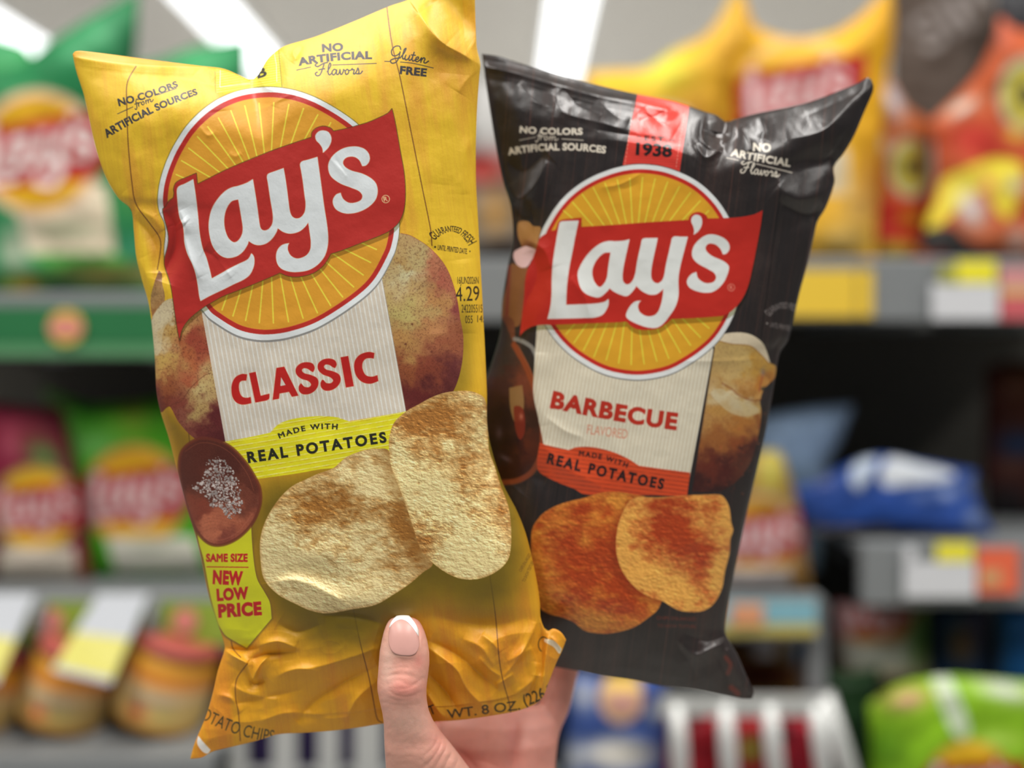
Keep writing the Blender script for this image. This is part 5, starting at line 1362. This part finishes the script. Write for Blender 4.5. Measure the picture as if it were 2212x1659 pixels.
# ------------------------------------------------------------------ bags on the shelves
bag_mat = film_material('shelf_bag_film', .5, .22, 0, .2, 500)
def shelf_bag(label, edges, D, paint, base, group=None, th=.022, name='chip_bag', cat='chip bag', step=5, seed=0, mottle=.12, prof=None, tilt=0.0, rest=None):
    if rest is not None:   # the foot stands on its shelf
        yb = HY - (rest + .001 - CAMZ) * F / D; dy = yb - max(p[1] for p in edges[2])
        t_, r_, b_, l_ = [list(e) for e in edges]
        b_ = [(x, y + dy) for x, y in b_]; r_[-1] = (r_[-1][0], r_[-1][1] + dy); l_[-1] = (l_[-1][0], l_[-1][1] + dy)
        edges = (t_, r_, b_, l_)
    top, right, bottom, left = [smooth_path(e, False, 6) for e in edges]
    allp = np.vstack([top, right, bottom, left])
    x0, y0 = allp.min(0) - 12; x1, y1 = allp.max(0) + 12
    cv = Canvas(x0, y0, x1, y1, .5)
    n = vnoise(cv.h, cv.w, 30, 12, 3, .5, seed + 400)[..., None] - .5
    cv.a[:] = np.array(base) * (1 + n * mottle * 2)
    if paint: paint(cv)
    np.clip(cv.a, 0, 255, out=cv.a)
    nx = int((x1 - x0) / step) + 4; ny = int((y1 - y0) / step) + 4
    G, S_, T_ = coons(top, right, bottom, left, nx, ny)
    X, Y = G[..., 0], G[..., 1]
    rel = Relief(int(x0) - 2, int(y0) - 2, int(x1) + 3, int(y1) + 3)
    rel.noise(70, 3.2, seed + 500); rel.crumple(60, 1.6, seed + 501)
    p = (prof or pillow)(S_, T_)
    Dm = D + tilt * (Y - y1) / F
    Dp = Dm - p * th - rel.at(X, Y) * .001 * np.sqrt(np.clip(p, 0, 1))
    V = np.stack([(X - CX) * Dp / F, Dp, CAMZ + (HY - Y) * Dp / F], -1).reshape(-1, 3)
    if rest is not None: V[:, 2] = np.maximum(V[:, 2], rest + .0006)
    Db = Dm + p * th * .7 + .0004
    V2 = np.stack([(X - CX) * Db / F, Db, CAMZ + (HY - Y) * Db / F], -1).reshape(-1, 3)
    if rest is not None: V2[:, 2] = np.maximum(V2[:, 2], rest + .0006)
    col = lin(bilinear(cv.a, (X - cv.x0) * .5 - .5, (Y - cv.y0) * .5 - .5)).reshape(-1, 3)
    col2 = np.tile(lin(base), (len(V2), 1))
    org = np.array(P((x0 + x1) / 2, y1 - 12, D))
    me = fast_mesh(name, np.vstack([V, V2]) - org, np.vstack([grid_faces(nx, ny), grid_faces(nx, ny, True, nx * ny)]), np.vstack([col, col2]))
    me.materials.append(bag_mat)
    o = link(bpy.data.objects.new(name, me)); o.location = org
    tag(o, label, cat, group)
    return o

_let = [WARP(smooth_path(l, True, 5)) for l in LOGO_LETTERS]
_ban = WARP(smooth_path(BANNER, True, 5))
def roundel(cv, cx, cy, R, rot=0.0, ring=(222,196,170), face=(214,164,30), red=(170,30,30), white=(224,214,212), squash=1.0):
    c_, s_ = math.cos(rot), math.sin(rot)
    def xf(q):
        q = (np.asarray(q) - np.array([1075, 985])) / 860 * R
        return np.stack([cx + (q[:, 0] * c_ - q[:, 1] * s_) * squash, cy + q[:, 0] * s_ + q[:, 1] * c_], 1)
    t = np.linspace(0, 2 * np.pi, 40, endpoint=False)
    def circ(r): return np.stack([cx + r * np.cos(t) * squash, cy + r * np.sin(t)], 1)
    cv.put(cv.cover(circ(R)), ring); cv.put(cv.cover(circ(R * .88)), face)
    cv.put(cv.cover(xf(_ban)), red)
    cv.put(cv.cover(*[xf(l) for l in _let]), white)

def box_edges(x0, x1, y0, y1, ear=18, sag=14, lean=0):
    """ordinary standing bag: eared top corners, sagging top edge"""
    return ([(x0 - ear*.3 + lean, y0), ((x0*3+x1)/4 + lean, y0 + sag), ((x0+x1)/2 + lean, y0 + sag*1.2), ((x0+x1*3)/4 + lean, y0 + sag), (x1 + ear*.3 + lean, y0)],
            [(x1 + ear*.3 + lean, y0), (x1 - 4, y0*.8 + y1*.2), (x1, (y0+y1)/2), (x1 + 4, y1)],
            [(x0 - 4, y1), ((x0+x1)/2, y1 + 2), (x1 + 4, y1)],
            [(x0 - ear*.3 + lean, y0), (x0 + 4, y0*.8 + y1*.2), (x0, (y0+y1)/2), (x0 - 4, y1)])

# ---- upper left: sour cream coloured green bags
def p_green_front(cv):
    cv.blob(200, 90, 90, 40, (92,170,120), .8, -.6); cv.blob(60, 200, 60, 20, (74,150,100), .6); cv.blob(275, 120, 26, 70, (16,84,50), .8)
    cv.blob(240, 180, 60, 50, (14,78,46), .7); cv.blob(280, 420, 30, 50, (80,130,60), .7); cv.blob(285, 540, 40, 40, (120,150,160), .3)
    cv.poly([(20,395,c),(228,395,c),(250,548,c),(60,548,c)], (216,202,176), smooth=False)
    cv.blob(140, 490, 90, 13, (112,118,92), .95); cv.blob(140, 515, 70, 9, (120,126,100), .7)
    cv.poly([(60,548,c),(252,548,c),(330,600,c),(120,600,c)], (62,150,66), smooth=False)
    cv.blob(220, 595, 110, 26, (150,120,62), .9); cv.blob(320, 590, 40, 20, (164,136,84), .8); cv.blob(120, 620, 40, 16, (16,60,56), .7)
    cv.blob(30, 540, 40, 60, (196,182,168), .8); cv.blob(45, 622, 50, 22, (226,200,50), .95); cv.blob(62, 610, 16, 16, (220,130,60), .6)
    roundel(cv, 82, 330, 138, -.10, ring=(214,180,150))
shelf_bag('dark green chip bag at the far upper left with a red banner roundel', 
    ([(-110,170),(-30,150),(40,140),(90,104),(180,46),(300,-22)], [(300,-22),(296,90),(285,200),(300,330),(318,480),(326,640)], [(-130,648),(100,650),(326,642)], [(-110,170),(-120,400),(-130,648)]),
    1.03, p_green_front, (24,118,66), 'green chip bags on the upper left shelf', seed=1, rest=Z_UL)
def p_green_back(cv):
    cv.blob(430, 135, 70, 26, (70,176,110), .9, -.1); cv.blob(500, 110, 40, 30, (40,140,84), .7)
shelf_bag('green chip bag whose top corner rises behind the yellow held bag',
    ([(290,140),(350,128),(420,102),(480,90),(534,82)], [(534,82),(540,300),(560,640)], [(300,630),(560,640)], [(290,140),(300,400),(300,630)]),
    1.13, p_green_back, (28,120,70), 'green chip bags on the upper left shelf', seed=2, rest=Z_UL)
shelf_bag('lighter green chip bag corner at the left picture edge',
    ([(-140,120),(-60,70),(10,84),(60,104),(84,150)], [(84,150),(84,400),(70,620)], [(-150,620),(70,620)], [(-140,120),(-150,620)]),
    1.12, lambda cv: (cv.blob(20, 180, 60, 30, (130,200,120), .8), cv.blob(10, 110, 50, 24, (40,130,84), .7)), (62,158,88), 'green chip bags on the upper left shelf', seed=3, rest=Z_UL)
# ---- middle left
def p_magenta(cv):
    cv.blob(60, 950, 90, 60, (140,40,60), .8); cv.blob(120, 900, 60, 40, (70,6,20), .8); cv.blob(96, 985, 46, 30, (86,140,70), .9, .6); cv.blob(20, 960, 24, 40, (206,110,130), .6)
    roundel(cv, 78, 1100, 96, -.05, ring=(170,150,80), white=(206,176,176), red=(160,40,50))
    cv.poly([(2,1182,c),(160,1182,c),(172,1268,c),(-10,1268,c)], (206,194,178), smooth=False)
    cv.blob(186, 1230, 16, 50, (150,110,50), .7); cv.blob(-10, 1170, 16, 70, (60,90,50), .5)
shelf_bag('magenta and red chip bag at the left edge of the middle shelf',
    ([(-110,880),(-20,868),(60,880),(130,880)], [(130,880),(150,960),(178,1100),(196,1262)], [(-120,1266),(40,1268),(196,1264)], [(-110,880),(-120,1266)]),
    1.05, p_magenta, (110,18,46), 'chip bags on the middle left shelf', seed=4, rest=Z_ML)
def p_limebag(cv):
    cv.blob(130, 900, 26, 80, (200,206,200), .5, -.35); cv.blob(200, 960, 60, 30, (120,190,110), .8); cv.blob(290, 890, 40, 60, (130,150,40), .8); cv.blob(350, 900, 30, 60, (60,140,20), .7); cv.blob(180, 880, 30, 60, (40,120,20), .7)
    cv.blob(405, 930, 30, 80, (60,130,30), .7)
    roundel(cv, 292, 1072, 112, -.06, ring=(206,150,80), white=(212,186,186), red=(166,46,54))
    cv.poly([(228,1160,c),(420,1160,c),(440,1236,c),(250,1236,c)], (206,204,190), smooth=False); cv.blob(340, 1185, 60, 10, (140,146,124), .6)
    cv.blob(330, 1254, 60, 14, (110,160,70), .9); cv.blob(400, 1262, 60, 16, (170,140,80), .8); cv.blob(260, 1254, 30, 12, (190,150,40), .7)
shelf_bag('lime green chip bag behind the left flank of the yellow held bag',
    ([(86,836),(130,850),(200,872),(300,866),(380,850),(440,836)], [(440,836),(446,1000),(470,1264)], [(196,1262),(330,1268),(470,1264)], [(86,836),(130,930),(170,1080),(196,1262)]),
    1.07, p_limebag, (76,158,34), 'chip bags on the middle left shelf', seed=5, rest=Z_ML)
shelf_bag('brown green chip bag deep in the gap between the magenta and lime bags',
    ([(120,960),(180,950),(240,962)], [(240,962),(244,1262)], [(110,1262),(244,1262)], [(120,960),(110,1262)]), 1.16, None, (112,86,34), 'chip bags on the middle left shelf', seed=6, rest=Z_ML)

# ---- jars of dip leaning on the bottom left shelf
def jar(px_top, px_bot, y_top, y_bot, wt, wb_, label, seed):
    D = .985
    a = np.array(P(px_bot, y_bot, D)); b = np.array(P(px_top, y_top, D))
    ax = b - a; L = np.linalg.norm(ax); ax /= L
    R = wb_ * D / F / 2
    sx = np.cross(ax, [0, 1, 0]); sx /= np.linalg.norm(sx); sy = np.cross(sx, ax)
    e = empty('dip_jar', tuple(a)); tag(e, label, 'jar', 'jars of dip on the lower left shelf')
    def lathe(nm, prof_, mat, colfun=None, parent=e):
        n = 56; m = len(prof_)
        V = []; cols = []
        for (r, h) in prof_:
            for k in range(n):
                an = 2 * math.pi * k / n
                V.append(a + ax * h * L + (sx * math.cos(an) + sy * math.sin(an)) * r * R)
                if colfun: cols.append(colfun(an, h))
        q = []
        for i in range(m - 1):
            for k in range(n): q.append((i*n+k, i*n+(k+1)%n, (i+1)*n+(k+1)%n, (i+1)*n+k))
        org = Vector(parent.location) if parent is e else Vector(e.location)
        me = fast_mesh(nm, np.array(V) - np.array(org), np.array(q), lin(np.array(cols)) if colfun else None)
        me.materials.append(mat)
        o = link(bpy.data.objects.new(nm, me)); o.parent = parent; return o
    body = [(0,0),(.86,0),(.97,.02),(1,.06),(1,.72),(.97,.80),(.9,.85),(.86,.87)]
    hs = np.linspace(.12, .70, 40)
    lathe('glass_jar', body, noisy('queso_gold_%d' % seed, (206,146,46), .3, .08, 30))
    rr = np.random.default_rng(seed)
    def colf(an, h):
        # an = -pi/2 faces the viewer (sy points away from the camera)
        u = math.sin(an + math.pi / 2 + math.pi) if False else math.cos(an)
        v = (h - .12) / .58
        f = np.array((216,182,112.))
        f = f + (np.array((226,130,50)) - f) * max(0, min(1, (v - .66) / .12)) * (0.75)
        f = f + (np.array((222,190,150)) - f) * math.exp(-((v - .62) / .1) ** 2) * .8
        f = f + (np.array((120,130,160)) - f) * math.exp(-((v - .47 + u * .05) / .07) ** 2) * math.exp(-(u / .6) ** 4) * .6
        f = f + (np.array((206,70,44)) - f) * math.exp(-((v - .2) / .12) ** 2 - ((u - .25) / .2) ** 2) * .9
        f = f + (np.array((160,160,90)) - f) * math.exp(-((v - .22) / .1) ** 2 - ((u + .3) / .25) ** 2) * .6
        return np.clip(f, 0, 255)
    lathe('label', [(1.006, h) for h in hs], bag_mat, colf)
    lathe('lid', [(.0,.995),(.9,.99),(.97,.975),(.98,.95),(.98,.87),(.95,.865),(.86,.865)], noisy('lid_red_%d' % seed, (168,80,70), .5, .06, 40))
    return e
jar(394, 340, 1372, 1550, 170, 190, 'gold dip jar with red lid closest to the yellow held bag', 1)
jar(182, 132, 1384, 1550, 160, 182, 'gold dip jar with red lid under the slanting price card', 2)
jar(-20, -68, 1388, 1550, 160, 182, 'gold dip jar with red lid cut off by the left picture edge', 3)

# ---- wire rack with dark purple bags, seen below the yellow bag
wr = empty('wire_rack', P(500, 1720, .97)); tag(wr, 'pale wire rack with upright bars below the foot of the yellow bag', 'rack')
for i, (l, r) in enumerate([(498,536),(592,642),(690,734),(768,826),(880,930),(990,1030),(1100,1140)]):
    strip('upright_bar', l, r, 1545, 1789, m_chrome, D=.97, depth=.006, parent=wr)
strip('cross_bar', 480, 1200, 1655, 1668, m_chrome, D=.976, depth=.005, parent=wr)
shelf_bag('dark purple bag standing behind the pale wire rack', box_edges(470, 850, 1500, 1725), 1.04, None, (44,34,70), 'dark bags behind the wire rack', seed=7, rest=Z_DK)
shelf_bag('near black bag behind the wire rack and the hand', box_edges(850, 1200, 1490, 1725), 1.06, None, (40,36,44), 'dark bags behind the wire rack', seed=8, rest=Z_DK)

# ---- glimpse between the two held bags
def p_gap(cv):
    cv.blob(1060, 250, 60, 90, (206,206,204), .95); cv.blob(1040, 365, 60, 34, (170,40,36), .95); cv.blob(1070, 460, 44, 56, (184,140,80), .95); cv.blob(1100, 540, 60, 30, (50,40,38), .8)
shelf_bag('white, red and tan snack bag seen in the gap between the held bags', ([(985,160),(1060,176),(1130,160)], [(1130,160),(1140,575)], [(980,575),(1140,575)], [(985,160),(980,575)]), 1.05, p_gap, (110,108,106), seed=9, rest=Z_UR, name='snack_bag', cat='snack bag')
shelf_bag('dark grey bag on the middle shelf in the gap between the held bags', ([(960,760),(1060,770),(1150,760)], [(1150,760),(1160,1150)], [(950,1150),(1160,1150)], [(960,760),(950,1150)]), 1.06, None, (54,54,56), seed=10, rest=Z_MM, name='snack_bag', cat='snack bag')

# ---- upper right shelf
def p_y1(cv):
    cv.blob(1440, 150, 50, 44, (228,224,70), .95); cv.blob(1330, 200, 60, 50, (240,196,40), .6); cv.blob(1560, 80, 40, 60, (220,170,60), .7); cv.blob(1500, 260, 40, 60, (150,90,40), .5)
    roundel(cv, 1430, 330, 105, -.1)
shelf_bag('yellow chip bag on the upper shelf, left of the two, peaked at its right corner',
    ([(1266,156),(1330,152),(1395,148),(1450,112),(1520,78),(1560,30),(1588,-30)], [(1588,-30),(1618,40),(1632,200),(1630,400),(1620,556)], [(1240,556),(1430,560),(1620,556)], [(1266,156),(1240,350),(1240,556)]),
    1.08, p_y1, (222,176,50), 'yellow chip bags on the upper right shelf', seed=11, rest=Z_UR)
def p_y2(cv):
    cv.blob(1740, 90, 50, 24, (232,216,60), .8); cv.blob(1900, 100, 40, 100, (206,150,20), .7); cv.blob(1600, 120, 30, 90, (206,150,30), .6)
    roundel(cv, 1722, 205, 128, -.12, ring=(226,180,110), white=(218,190,190))
    cv.poly([(1610,320,c),(1830,320,c),(1836,420,c),(1620,420,c)], (214,204,180), smooth=False)
    cv.blob(1860, 440, 60, 70, (200,160,90), .9); cv.blob(1820, 520, 60, 40, (196,166,100), .9); cv.blob(1880, 380, 20, 80, (150,90,30), .6)
shelf_bag('yellow chip bag on the upper shelf with a red banner, right of the two',
    ([(1600,-40),(1628,50),(1680,78),(1740,84),(1810,66),(1870,24),(1925,-40)], [(1925,-40),(1930,60),(1912,200),(1900,350),(1890,556)], [(1590,558),(1740,560),(1890,556)], [(1600,-40),(1586,200),(1590,558)]),
    1.03, p_y2, (228,172,40), 'yellow chip bags on the upper right shelf', seed=12, rest=Z_UR)
def p_sign(cv):
    cv.blob(2110, 60, 80, 80, (80,74,70), .3)
    put_text(cv, 'SIM', (2004,118), (2165,14), 84, (138,130,126), bold=.03)
    cv.blob(2205, 30, 26, 60, (40,42,44), .9)
sgn = shelf_bag('dark brown aisle sign with grey lettering hanging at the upper right corner',
    ([(1926,-60),(2100,-60),(2290,-60)], [(2290,-60),(2290,300)], [(1926,300),(2290,300)], [(1926,-60),(1926,300)]), 1.16, p_sign, (88,76,68), name='aisle_sign', cat='sign', th=.002, seed=13, mottle=.04, prof=lambda s, t: 0 * s + np.minimum(1, np.minimum(np.minimum(s, 1 - s), np.minimum(t, 1 - t)) * 40))
def emblem(cv, x, y, rx, ry):
    t = np.linspace(0, 2 * np.pi, 30, endpoint=False)
    for k, col in ((1, (170,164,140)), (.78, (186,174,70)), (.3, (60,56,40))):
        cv.put(cv.cover(np.stack([x + rx * k * np.cos(t), y + ry * k * np.sin(t)], 1)), col)
def p_o1(cv):
    emblem(cv, 1967, 362, 48, 66)
    cv.poly([(1880,432,c),(2010,432,c),(2000,520,c),(1874,520,c)], (176,34,30), smooth=False)
    cv.blob(1970, 470, 34, 24, (170,120,20), .9); cv.blob(1930, 545, 50, 22, (206,196,70), .95); cv.blob(1880, 520, 14, 50, (110,10,10), .7)
    cv.blob(1900, 312, 22, 24, (216,212,200), .95); cv.blob(1990, 330, 20, 60, (100,56,20), .6); cv.blob(1925, 215, 26, 50, (206,208,220), .95, -.4)
shelf_bag('orange snack bag with an oval emblem next to the yellow bags',
    ([(1886,180),(1920,170),(1960,230),(2010,262)], [(2010,262),(2012,400),(2004,556)], [(1862,556),(2004,556)], [(1886,180),(1884,350),(1862,556)]), 1.07, p_o1, (176,86,40), 'orange snack bags on the upper right shelf', name='snack_bag', cat='snack bag', seed=14, rest=Z_UR)
def p_o2(cv):
    emblem(cv, 2216, 205, 62, 84)
    cv.blob(2078, 232, 40, 14, (214,214,204), .95, -.5); cv.blob(2110, 300, 60, 34, (204,60,54), .95); cv.blob(2160, 330, 60, 30, (196,60,50), .9); cv.blob(2195, 292, 24, 18, (216,176,60), .95)
    cv.poly([(2036,390),(2080,366),(2150,340),(2200,350),(2212,380),(2196,440),(2176,474),(2150,450),(2120,410),(2060,460),(2010,500),(1998,480),(2020,440)], (226,206,60))
    cv.blob(2098, 452, 30, 44, (206,206,208), .98, -.4); cv.blob(2196, 400, 24, 18, (196,190,180), .9); cv.blob(2134, 396, 10, 26, (206,110,110), .7, -.5)
    cv.poly([(1975,506),(2050,490),(2090,520),(2150,545),(2200,550),(2200,570),(2100,570),(1990,540)], (50,50,50)); cv.blob(2150, 520, 34, 20, (150,80,46), .9, -.3); cv.blob(2200, 520, 24, 30, (180,180,180), .8)
    cv.blob(2030, 552, 18, 12, (170,50,46), .9); cv.blob(2170, 70, 16, 40, (196,104,88), .7)
shelf_bag('orange and red snack bag with yellow shapes at the right picture edge',
    ([(2010,262),(2060,215),(2110,160),(2146,90),(2160,38),(2190,60),(2300,90)], [(2300,90),(2310,556)], [(1980,556),(2120,560),(2310,556)], [(2010,262),(2020,380),(1980,556)]), 1.03, p_o2, (184,86,48), 'orange snack bags on the upper right shelf', name='snack_bag', cat='snack bag', seed=15, rest=Z_UR)
shelf_bag('black bag behind the peak of the orange one in the upper right corner', ([(2150,-50),(2230,-40),(2320,-50)], [(2320,-50),(2330,540)], [(2150,540),(2330,540)], [(2150,-50),(2150,540)]), 1.12, None, (44,44,48), name='snack_bag', cat='snack bag', seed=16, rest=Z_UR)
# ---- middle right shelf
shelf_bag('pale blue pouch sticking up beside the black held bag',
    ([(1630,905),(1700,890),(1780,878),(1842,876)], [(1842,876),(1815,950),(1785,1010),(1770,1155)], [(1620,1155),(1770,1155)], [(1630,905),(1620,1155)]), 1.10,
    lambda cv: (cv.blob(1700, 1040, 60, 40, (96,116,130), .9), cv.blob(1750, 1090, 60, 40, (60,70,110), .7)), (150,176,208), name='snack_bag', cat='snack bag', seed=17, rest=Z_MM)
def p_y3(cv):
    cv.blob(1665, 1020, 24, 60, (184,180,80), .9); cv.blob(1640, 1080, 60, 26, (176,140,60), .9)
    roundel(cv, 1640, 1160, 96, -.08, ring=(176,150,120), white=(190,170,172), red=(160,60,60), face=(176,130,40))
    cv.poly([(1570,1228,c),(1706,1228,c),(1714,1290,c),(1560,1290,c)], (176,168,166), smooth=False); cv.blob(1730, 1240, 22, 60, (110,76,40), .8)
shelf_bag('yellow chip bag with a banner roundel partly behind the black held bag',
    ([(1560,1010),(1620,980),(1680,975),(1700,1010)], [(1700,1010),(1730,1120),(1752,1270)], [(1540,1272),(1752,1272)], [(1560,1010),(1540,1272)]), 1.01, p_y3, (150,120,60), seed=18, rest=Z_MM, tilt=.0, th=.02)
def p_blue(cv):
    cv.poly([(1838,1040),(1842,1012),(1866,990),(1894,992),(1880,1024),(1856,1058)], (196,208,222), .97)
    cv.poly([(1902,1040),(1908,1005),(1926,988),(1980,1000),(2062,1022),(2050,1036),(1970,1046),(1916,1052)], (214,220,226), .98)
    cv.blob(2046, 1064, 22, 12, (176,190,224), .95); cv.blob(1990, 1070, 24, 12, (120,140,196), .8); cv.blob(2094, 1046, 12, 14, (150,160,196), .8); cv.blob(1880, 1110, 120, 22, (24,60,130), .8); cv.blob(1780, 1040, 26, 14, (104,100,130), .7)  # the pale blue spots are highlights painted into the film
    cv.blob(2105, 1118, 18, 18, (140,150,170), .8)
shelf_bag('royal blue chip bag lying on its side with white patches',
    ([(1680,1066),(1760,1040),(1840,1000),(1910,984),(2000,1000),(2108,1018)], [(2108,1018),(2104,1060),(2124,1110),(2150,1166)], [(1750,1160),(1900,1150),(2050,1162),(2150,1166)], [(1680,1066),(1700,1110),(1750,1160)]),
    1.035, p_blue, (44,74,146), seed=19, rest=Z_MR, th=.022)
shelf_bag('dark bag with grey speckled lettering under the blue bag', ([(1700,1120),(1850,1124),(1960,1120)], [(1960,1120),(1965,1176)], [(1700,1176),(1965,1176)], [(1700,1120),(1700,1176)]), 1.04,
    lambda cv: [cv.blob(1770 + i * 22, 1146 + (i % 3) * 6, 9, 9, (120,112,108), .8) for i in range(9)], (54,54,60), name='snack_bag', cat='snack bag', seed=20, rest=Z_MR)
def p_redbrown(cv):
    cv.blob(2200, 820, 40, 80, (90,56,30), .8); cv.blob(2200, 960, 50, 30, (20,50,90), .95); cv.blob(2190, 1010, 30, 18, (90,60,44), .8); cv.blob(2170, 1090, 70, 50, (20,20,24), .95)
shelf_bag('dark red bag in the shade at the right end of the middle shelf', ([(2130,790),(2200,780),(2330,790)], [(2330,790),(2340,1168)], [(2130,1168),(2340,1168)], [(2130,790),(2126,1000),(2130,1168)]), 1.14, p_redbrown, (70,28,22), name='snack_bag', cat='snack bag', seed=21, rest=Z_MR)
# ---- lower right shelf
def p_w8(cv):
    roundel(cv, 1892, 1318, 92, -.08, ring=(176,150,140), white=(186,166,166), red=(160,56,56), face=(170,110,30))
    cv.poly([(1816,1390,c),(1966,1390,c),(1972,1448,c),(1830,1448,c)], (172,172,160), smooth=False)
    cv.blob(1985, 1370, 22, 80, (60,110,30), .95); cv.blob(1850, 1474, 60, 22, (90,110,40), .9); cv.blob(1960, 1480, 60, 26, (120,104,64), .8); cv.blob(1800, 1440, 24, 60, (80,50,40), .6)
shelf_bag('white chip bag with orange arc and green flank under the price tags', ([(1806,1300),(1900,1312),(2004,1300)], [(2004,1300),(2006,1400),(2016,1500)], [(1800,1500),(2016,1500)], [(1806,1300),(1800,1500)]), 1.07, p_w8, (160,150,132), 'bags on the lower right shelf', seed=22, rest=Z_BR)
shelf_bag('navy snack bag with brown centre between the white bag and the blue bag', ([(2016,1300),(2070,1308),(2132,1300)], [(2132,1300),(2136,1500)], [(2016,1500),(2136,1500)], [(2016,1300),(2016,1500)]), 1.075,
    lambda cv: (cv.blob(2078, 1392, 34, 46, (116,84,50), .95), cv.blob(2110, 1340, 20, 60, (70,30,50), .5)), (10,40,76), 'bags on the lower right shelf', name='snack_bag', cat='snack bag', seed=23, rest=Z_BR)
shelf_bag('bright blue snack bag at the right picture edge of the lower shelf', ([(2150,1300),(2220,1310),(2330,1300)], [(2330,1300),(2335,1500)], [(2150,1500),(2335,1500)], [(2150,1300),(2150,1500)]), 1.07,
    lambda cv: cv.blob(2150, 1400, 16, 90, (120,116,120), .8), (26,90,150), 'bags on the lower right shelf', name='snack_bag', cat='snack bag', seed=24, rest=Z_BR)
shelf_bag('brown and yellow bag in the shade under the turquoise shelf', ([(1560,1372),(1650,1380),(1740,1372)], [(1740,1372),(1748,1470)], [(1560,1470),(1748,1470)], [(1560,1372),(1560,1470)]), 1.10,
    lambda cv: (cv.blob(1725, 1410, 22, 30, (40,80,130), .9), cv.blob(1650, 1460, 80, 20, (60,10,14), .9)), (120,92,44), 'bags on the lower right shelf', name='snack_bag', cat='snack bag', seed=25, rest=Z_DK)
# ---- promo basket in front
BK = empty('wire_basket', P(1640, 1760, .93)); tag(BK, 'silver wire basket with upright bars holding red bags', 'basket')
def bar(x1, y1, x2, y2, w, D=.93, D2=None):
    D2 = D2 or D
    a = np.array(P(x1, y1, D)); b = np.array(P(x2, y2, D2)); d = (b - a); L = np.linalg.norm(d); d /= L
    r = w * D / F / 2; s = np.cross(d, [0, 1, 0]); s /= np.linalg.norm(s); u = np.cross(s, d)
    V = []; n = 12
    for q in (a, b):
        for k in range(n): V.append(q + (s * math.cos(2*math.pi*k/n) + u * math.sin(2*math.pi*k/n)) * r)
    Fc = [(k, (k+1) % n, n + (k+1) % n, n + k) for k in range(n)] + [tuple(range(n))[::-1], tuple(range(n, 2*n))]
    return mesh_obj('wire_bar', V, Fc, m_chrome, BK)
strip('top_rail', 1425, 1800, 1500, 1542, m_chrome, D=.935, depth=.006, parent=BK)
for (a, b) in ((1462, 1478), (1566, 1586), (1662, 1690), (1762, 1800)): bar(a, 1520, b, 1812, 38)
bar(1782, 1500, 1880, 1812, 40); bar(1420, 1790, 1880, 1790, 12)
for (l, r, b, lab, cols, sd) in ((1440, 1560, (150,30,40), 'red bag in the left part of the wire basket', [(1500,1560,16,14,(60,30,30))], 30), (1545, 1670, (156,34,42), 'red bag with a green spot in the middle of the wire basket', [(1622,1618,24,26,(140,176,60))], 31),
                           (1650, 1800, (150,30,44), 'red bag in the right part of the wire basket', [(1690,1580,20,20,(40,20,24))], 32)):
    shelf_bag(lab, box_edges(l, r, 1535, 1752), .985, (lambda cc: (lambda cv: [cv.blob(*k[:4], k[4], .95) for k in cc]))(cols), b, 'red bags in the wire basket', seed=sd, rest=Z_DK, name='snack_bag', cat='snack bag')
def p_blue2(cv):
    t = np.linspace(0, 2 * np.pi, 30, endpoint=False)
    cv.blob(1262, 1500, 22, 34, (196,196,196), .95); cv.put(cv.cover(np.stack([1342 + 48*np.cos(t), 1508 + 56*np.sin(t)], 1)), (206,170,120)); cv.blob(1345, 1520, 36, 26, (206,150,150), .95); cv.blob(1345, 1478, 30, 12, (226,190,70), .9)
    cv.blob(1415, 1540, 16, 20, (170,170,160), .9); cv.blob(1335, 1630, 90, 40, (206,202,192), 1, p=4); cv.blob(1240, 1640, 20, 40, (200,200,196), .9)
shelf_bag('blue bag with a round pink and yellow logo below the black held bag', ([(1225,1450),(1330,1462),(1440,1450)], [(1440,1450),(1442,1752)], [(1222,1752),(1442,1752)], [(1225,1450),(1222,1752)]), .99, p_blue2, (52,76,140), name='snack_bag', cat='snack bag', seed=33, rest=Z_DK)
def p_lime2(cv):
    cv.poly([(2012,1462),(2048,1458),(2092,1560),(2090,1592),(2062,1588)], (206,220,196), .97); cv.blob(1962, 1510, 46, 22, (206,150,130), .98, -.2); cv.blob(1905, 1500, 20, 26, (90,70,40), .5); cv.blob(2170, 1490, 70, 22, (200,204,200), .98, .25); cv.blob(1900, 1620, 60, 50, (70,120,20), .7); cv.blob(2150, 1600, 60, 20, (190,220,110), .7)
    roundel(cv, 2096, 1700, 100, 0, ring=(206,160,60), face=(222,176,30))
shelf_bag('lime green chip bag at the bottom right corner with a white seal strip', ([(1876,1520),(1940,1480),(2030,1462),(2130,1466),(2280,1480)], [(2280,1480),(2300,1752)], [(1870,1752),(2300,1752)], [(1876,1520),(1880,1640),(1870,1752)]), .97, p_lime2, (134,184,34), seed=34, rest=Z_DK)
shelf_bag('dark green chip bag between the wire basket and the lime green bag', ([(1780,1440),(1840,1450),(1900,1440)], [(1900,1440),(1900,1752)], [(1780,1752),(1900,1752)], [(1780,1440),(1780,1752)]), 1.02, None, (26,50,26), seed=35, rest=Z_DK)
# plinth under everything
box_obj('base_deck', (xpx(-520), .86, 0), (xpx(792), 1.41, Z_DK), m_steel, UL)
box_obj('base_deck', (xpx(800), .86, 0), (xpx(1850), 1.41, Z_DK), m_steel, UM)
box_obj('base_deck', (xpx(1852), .86, 0), (xpx(2760), 1.41, Z_DK), m_steel, UR)
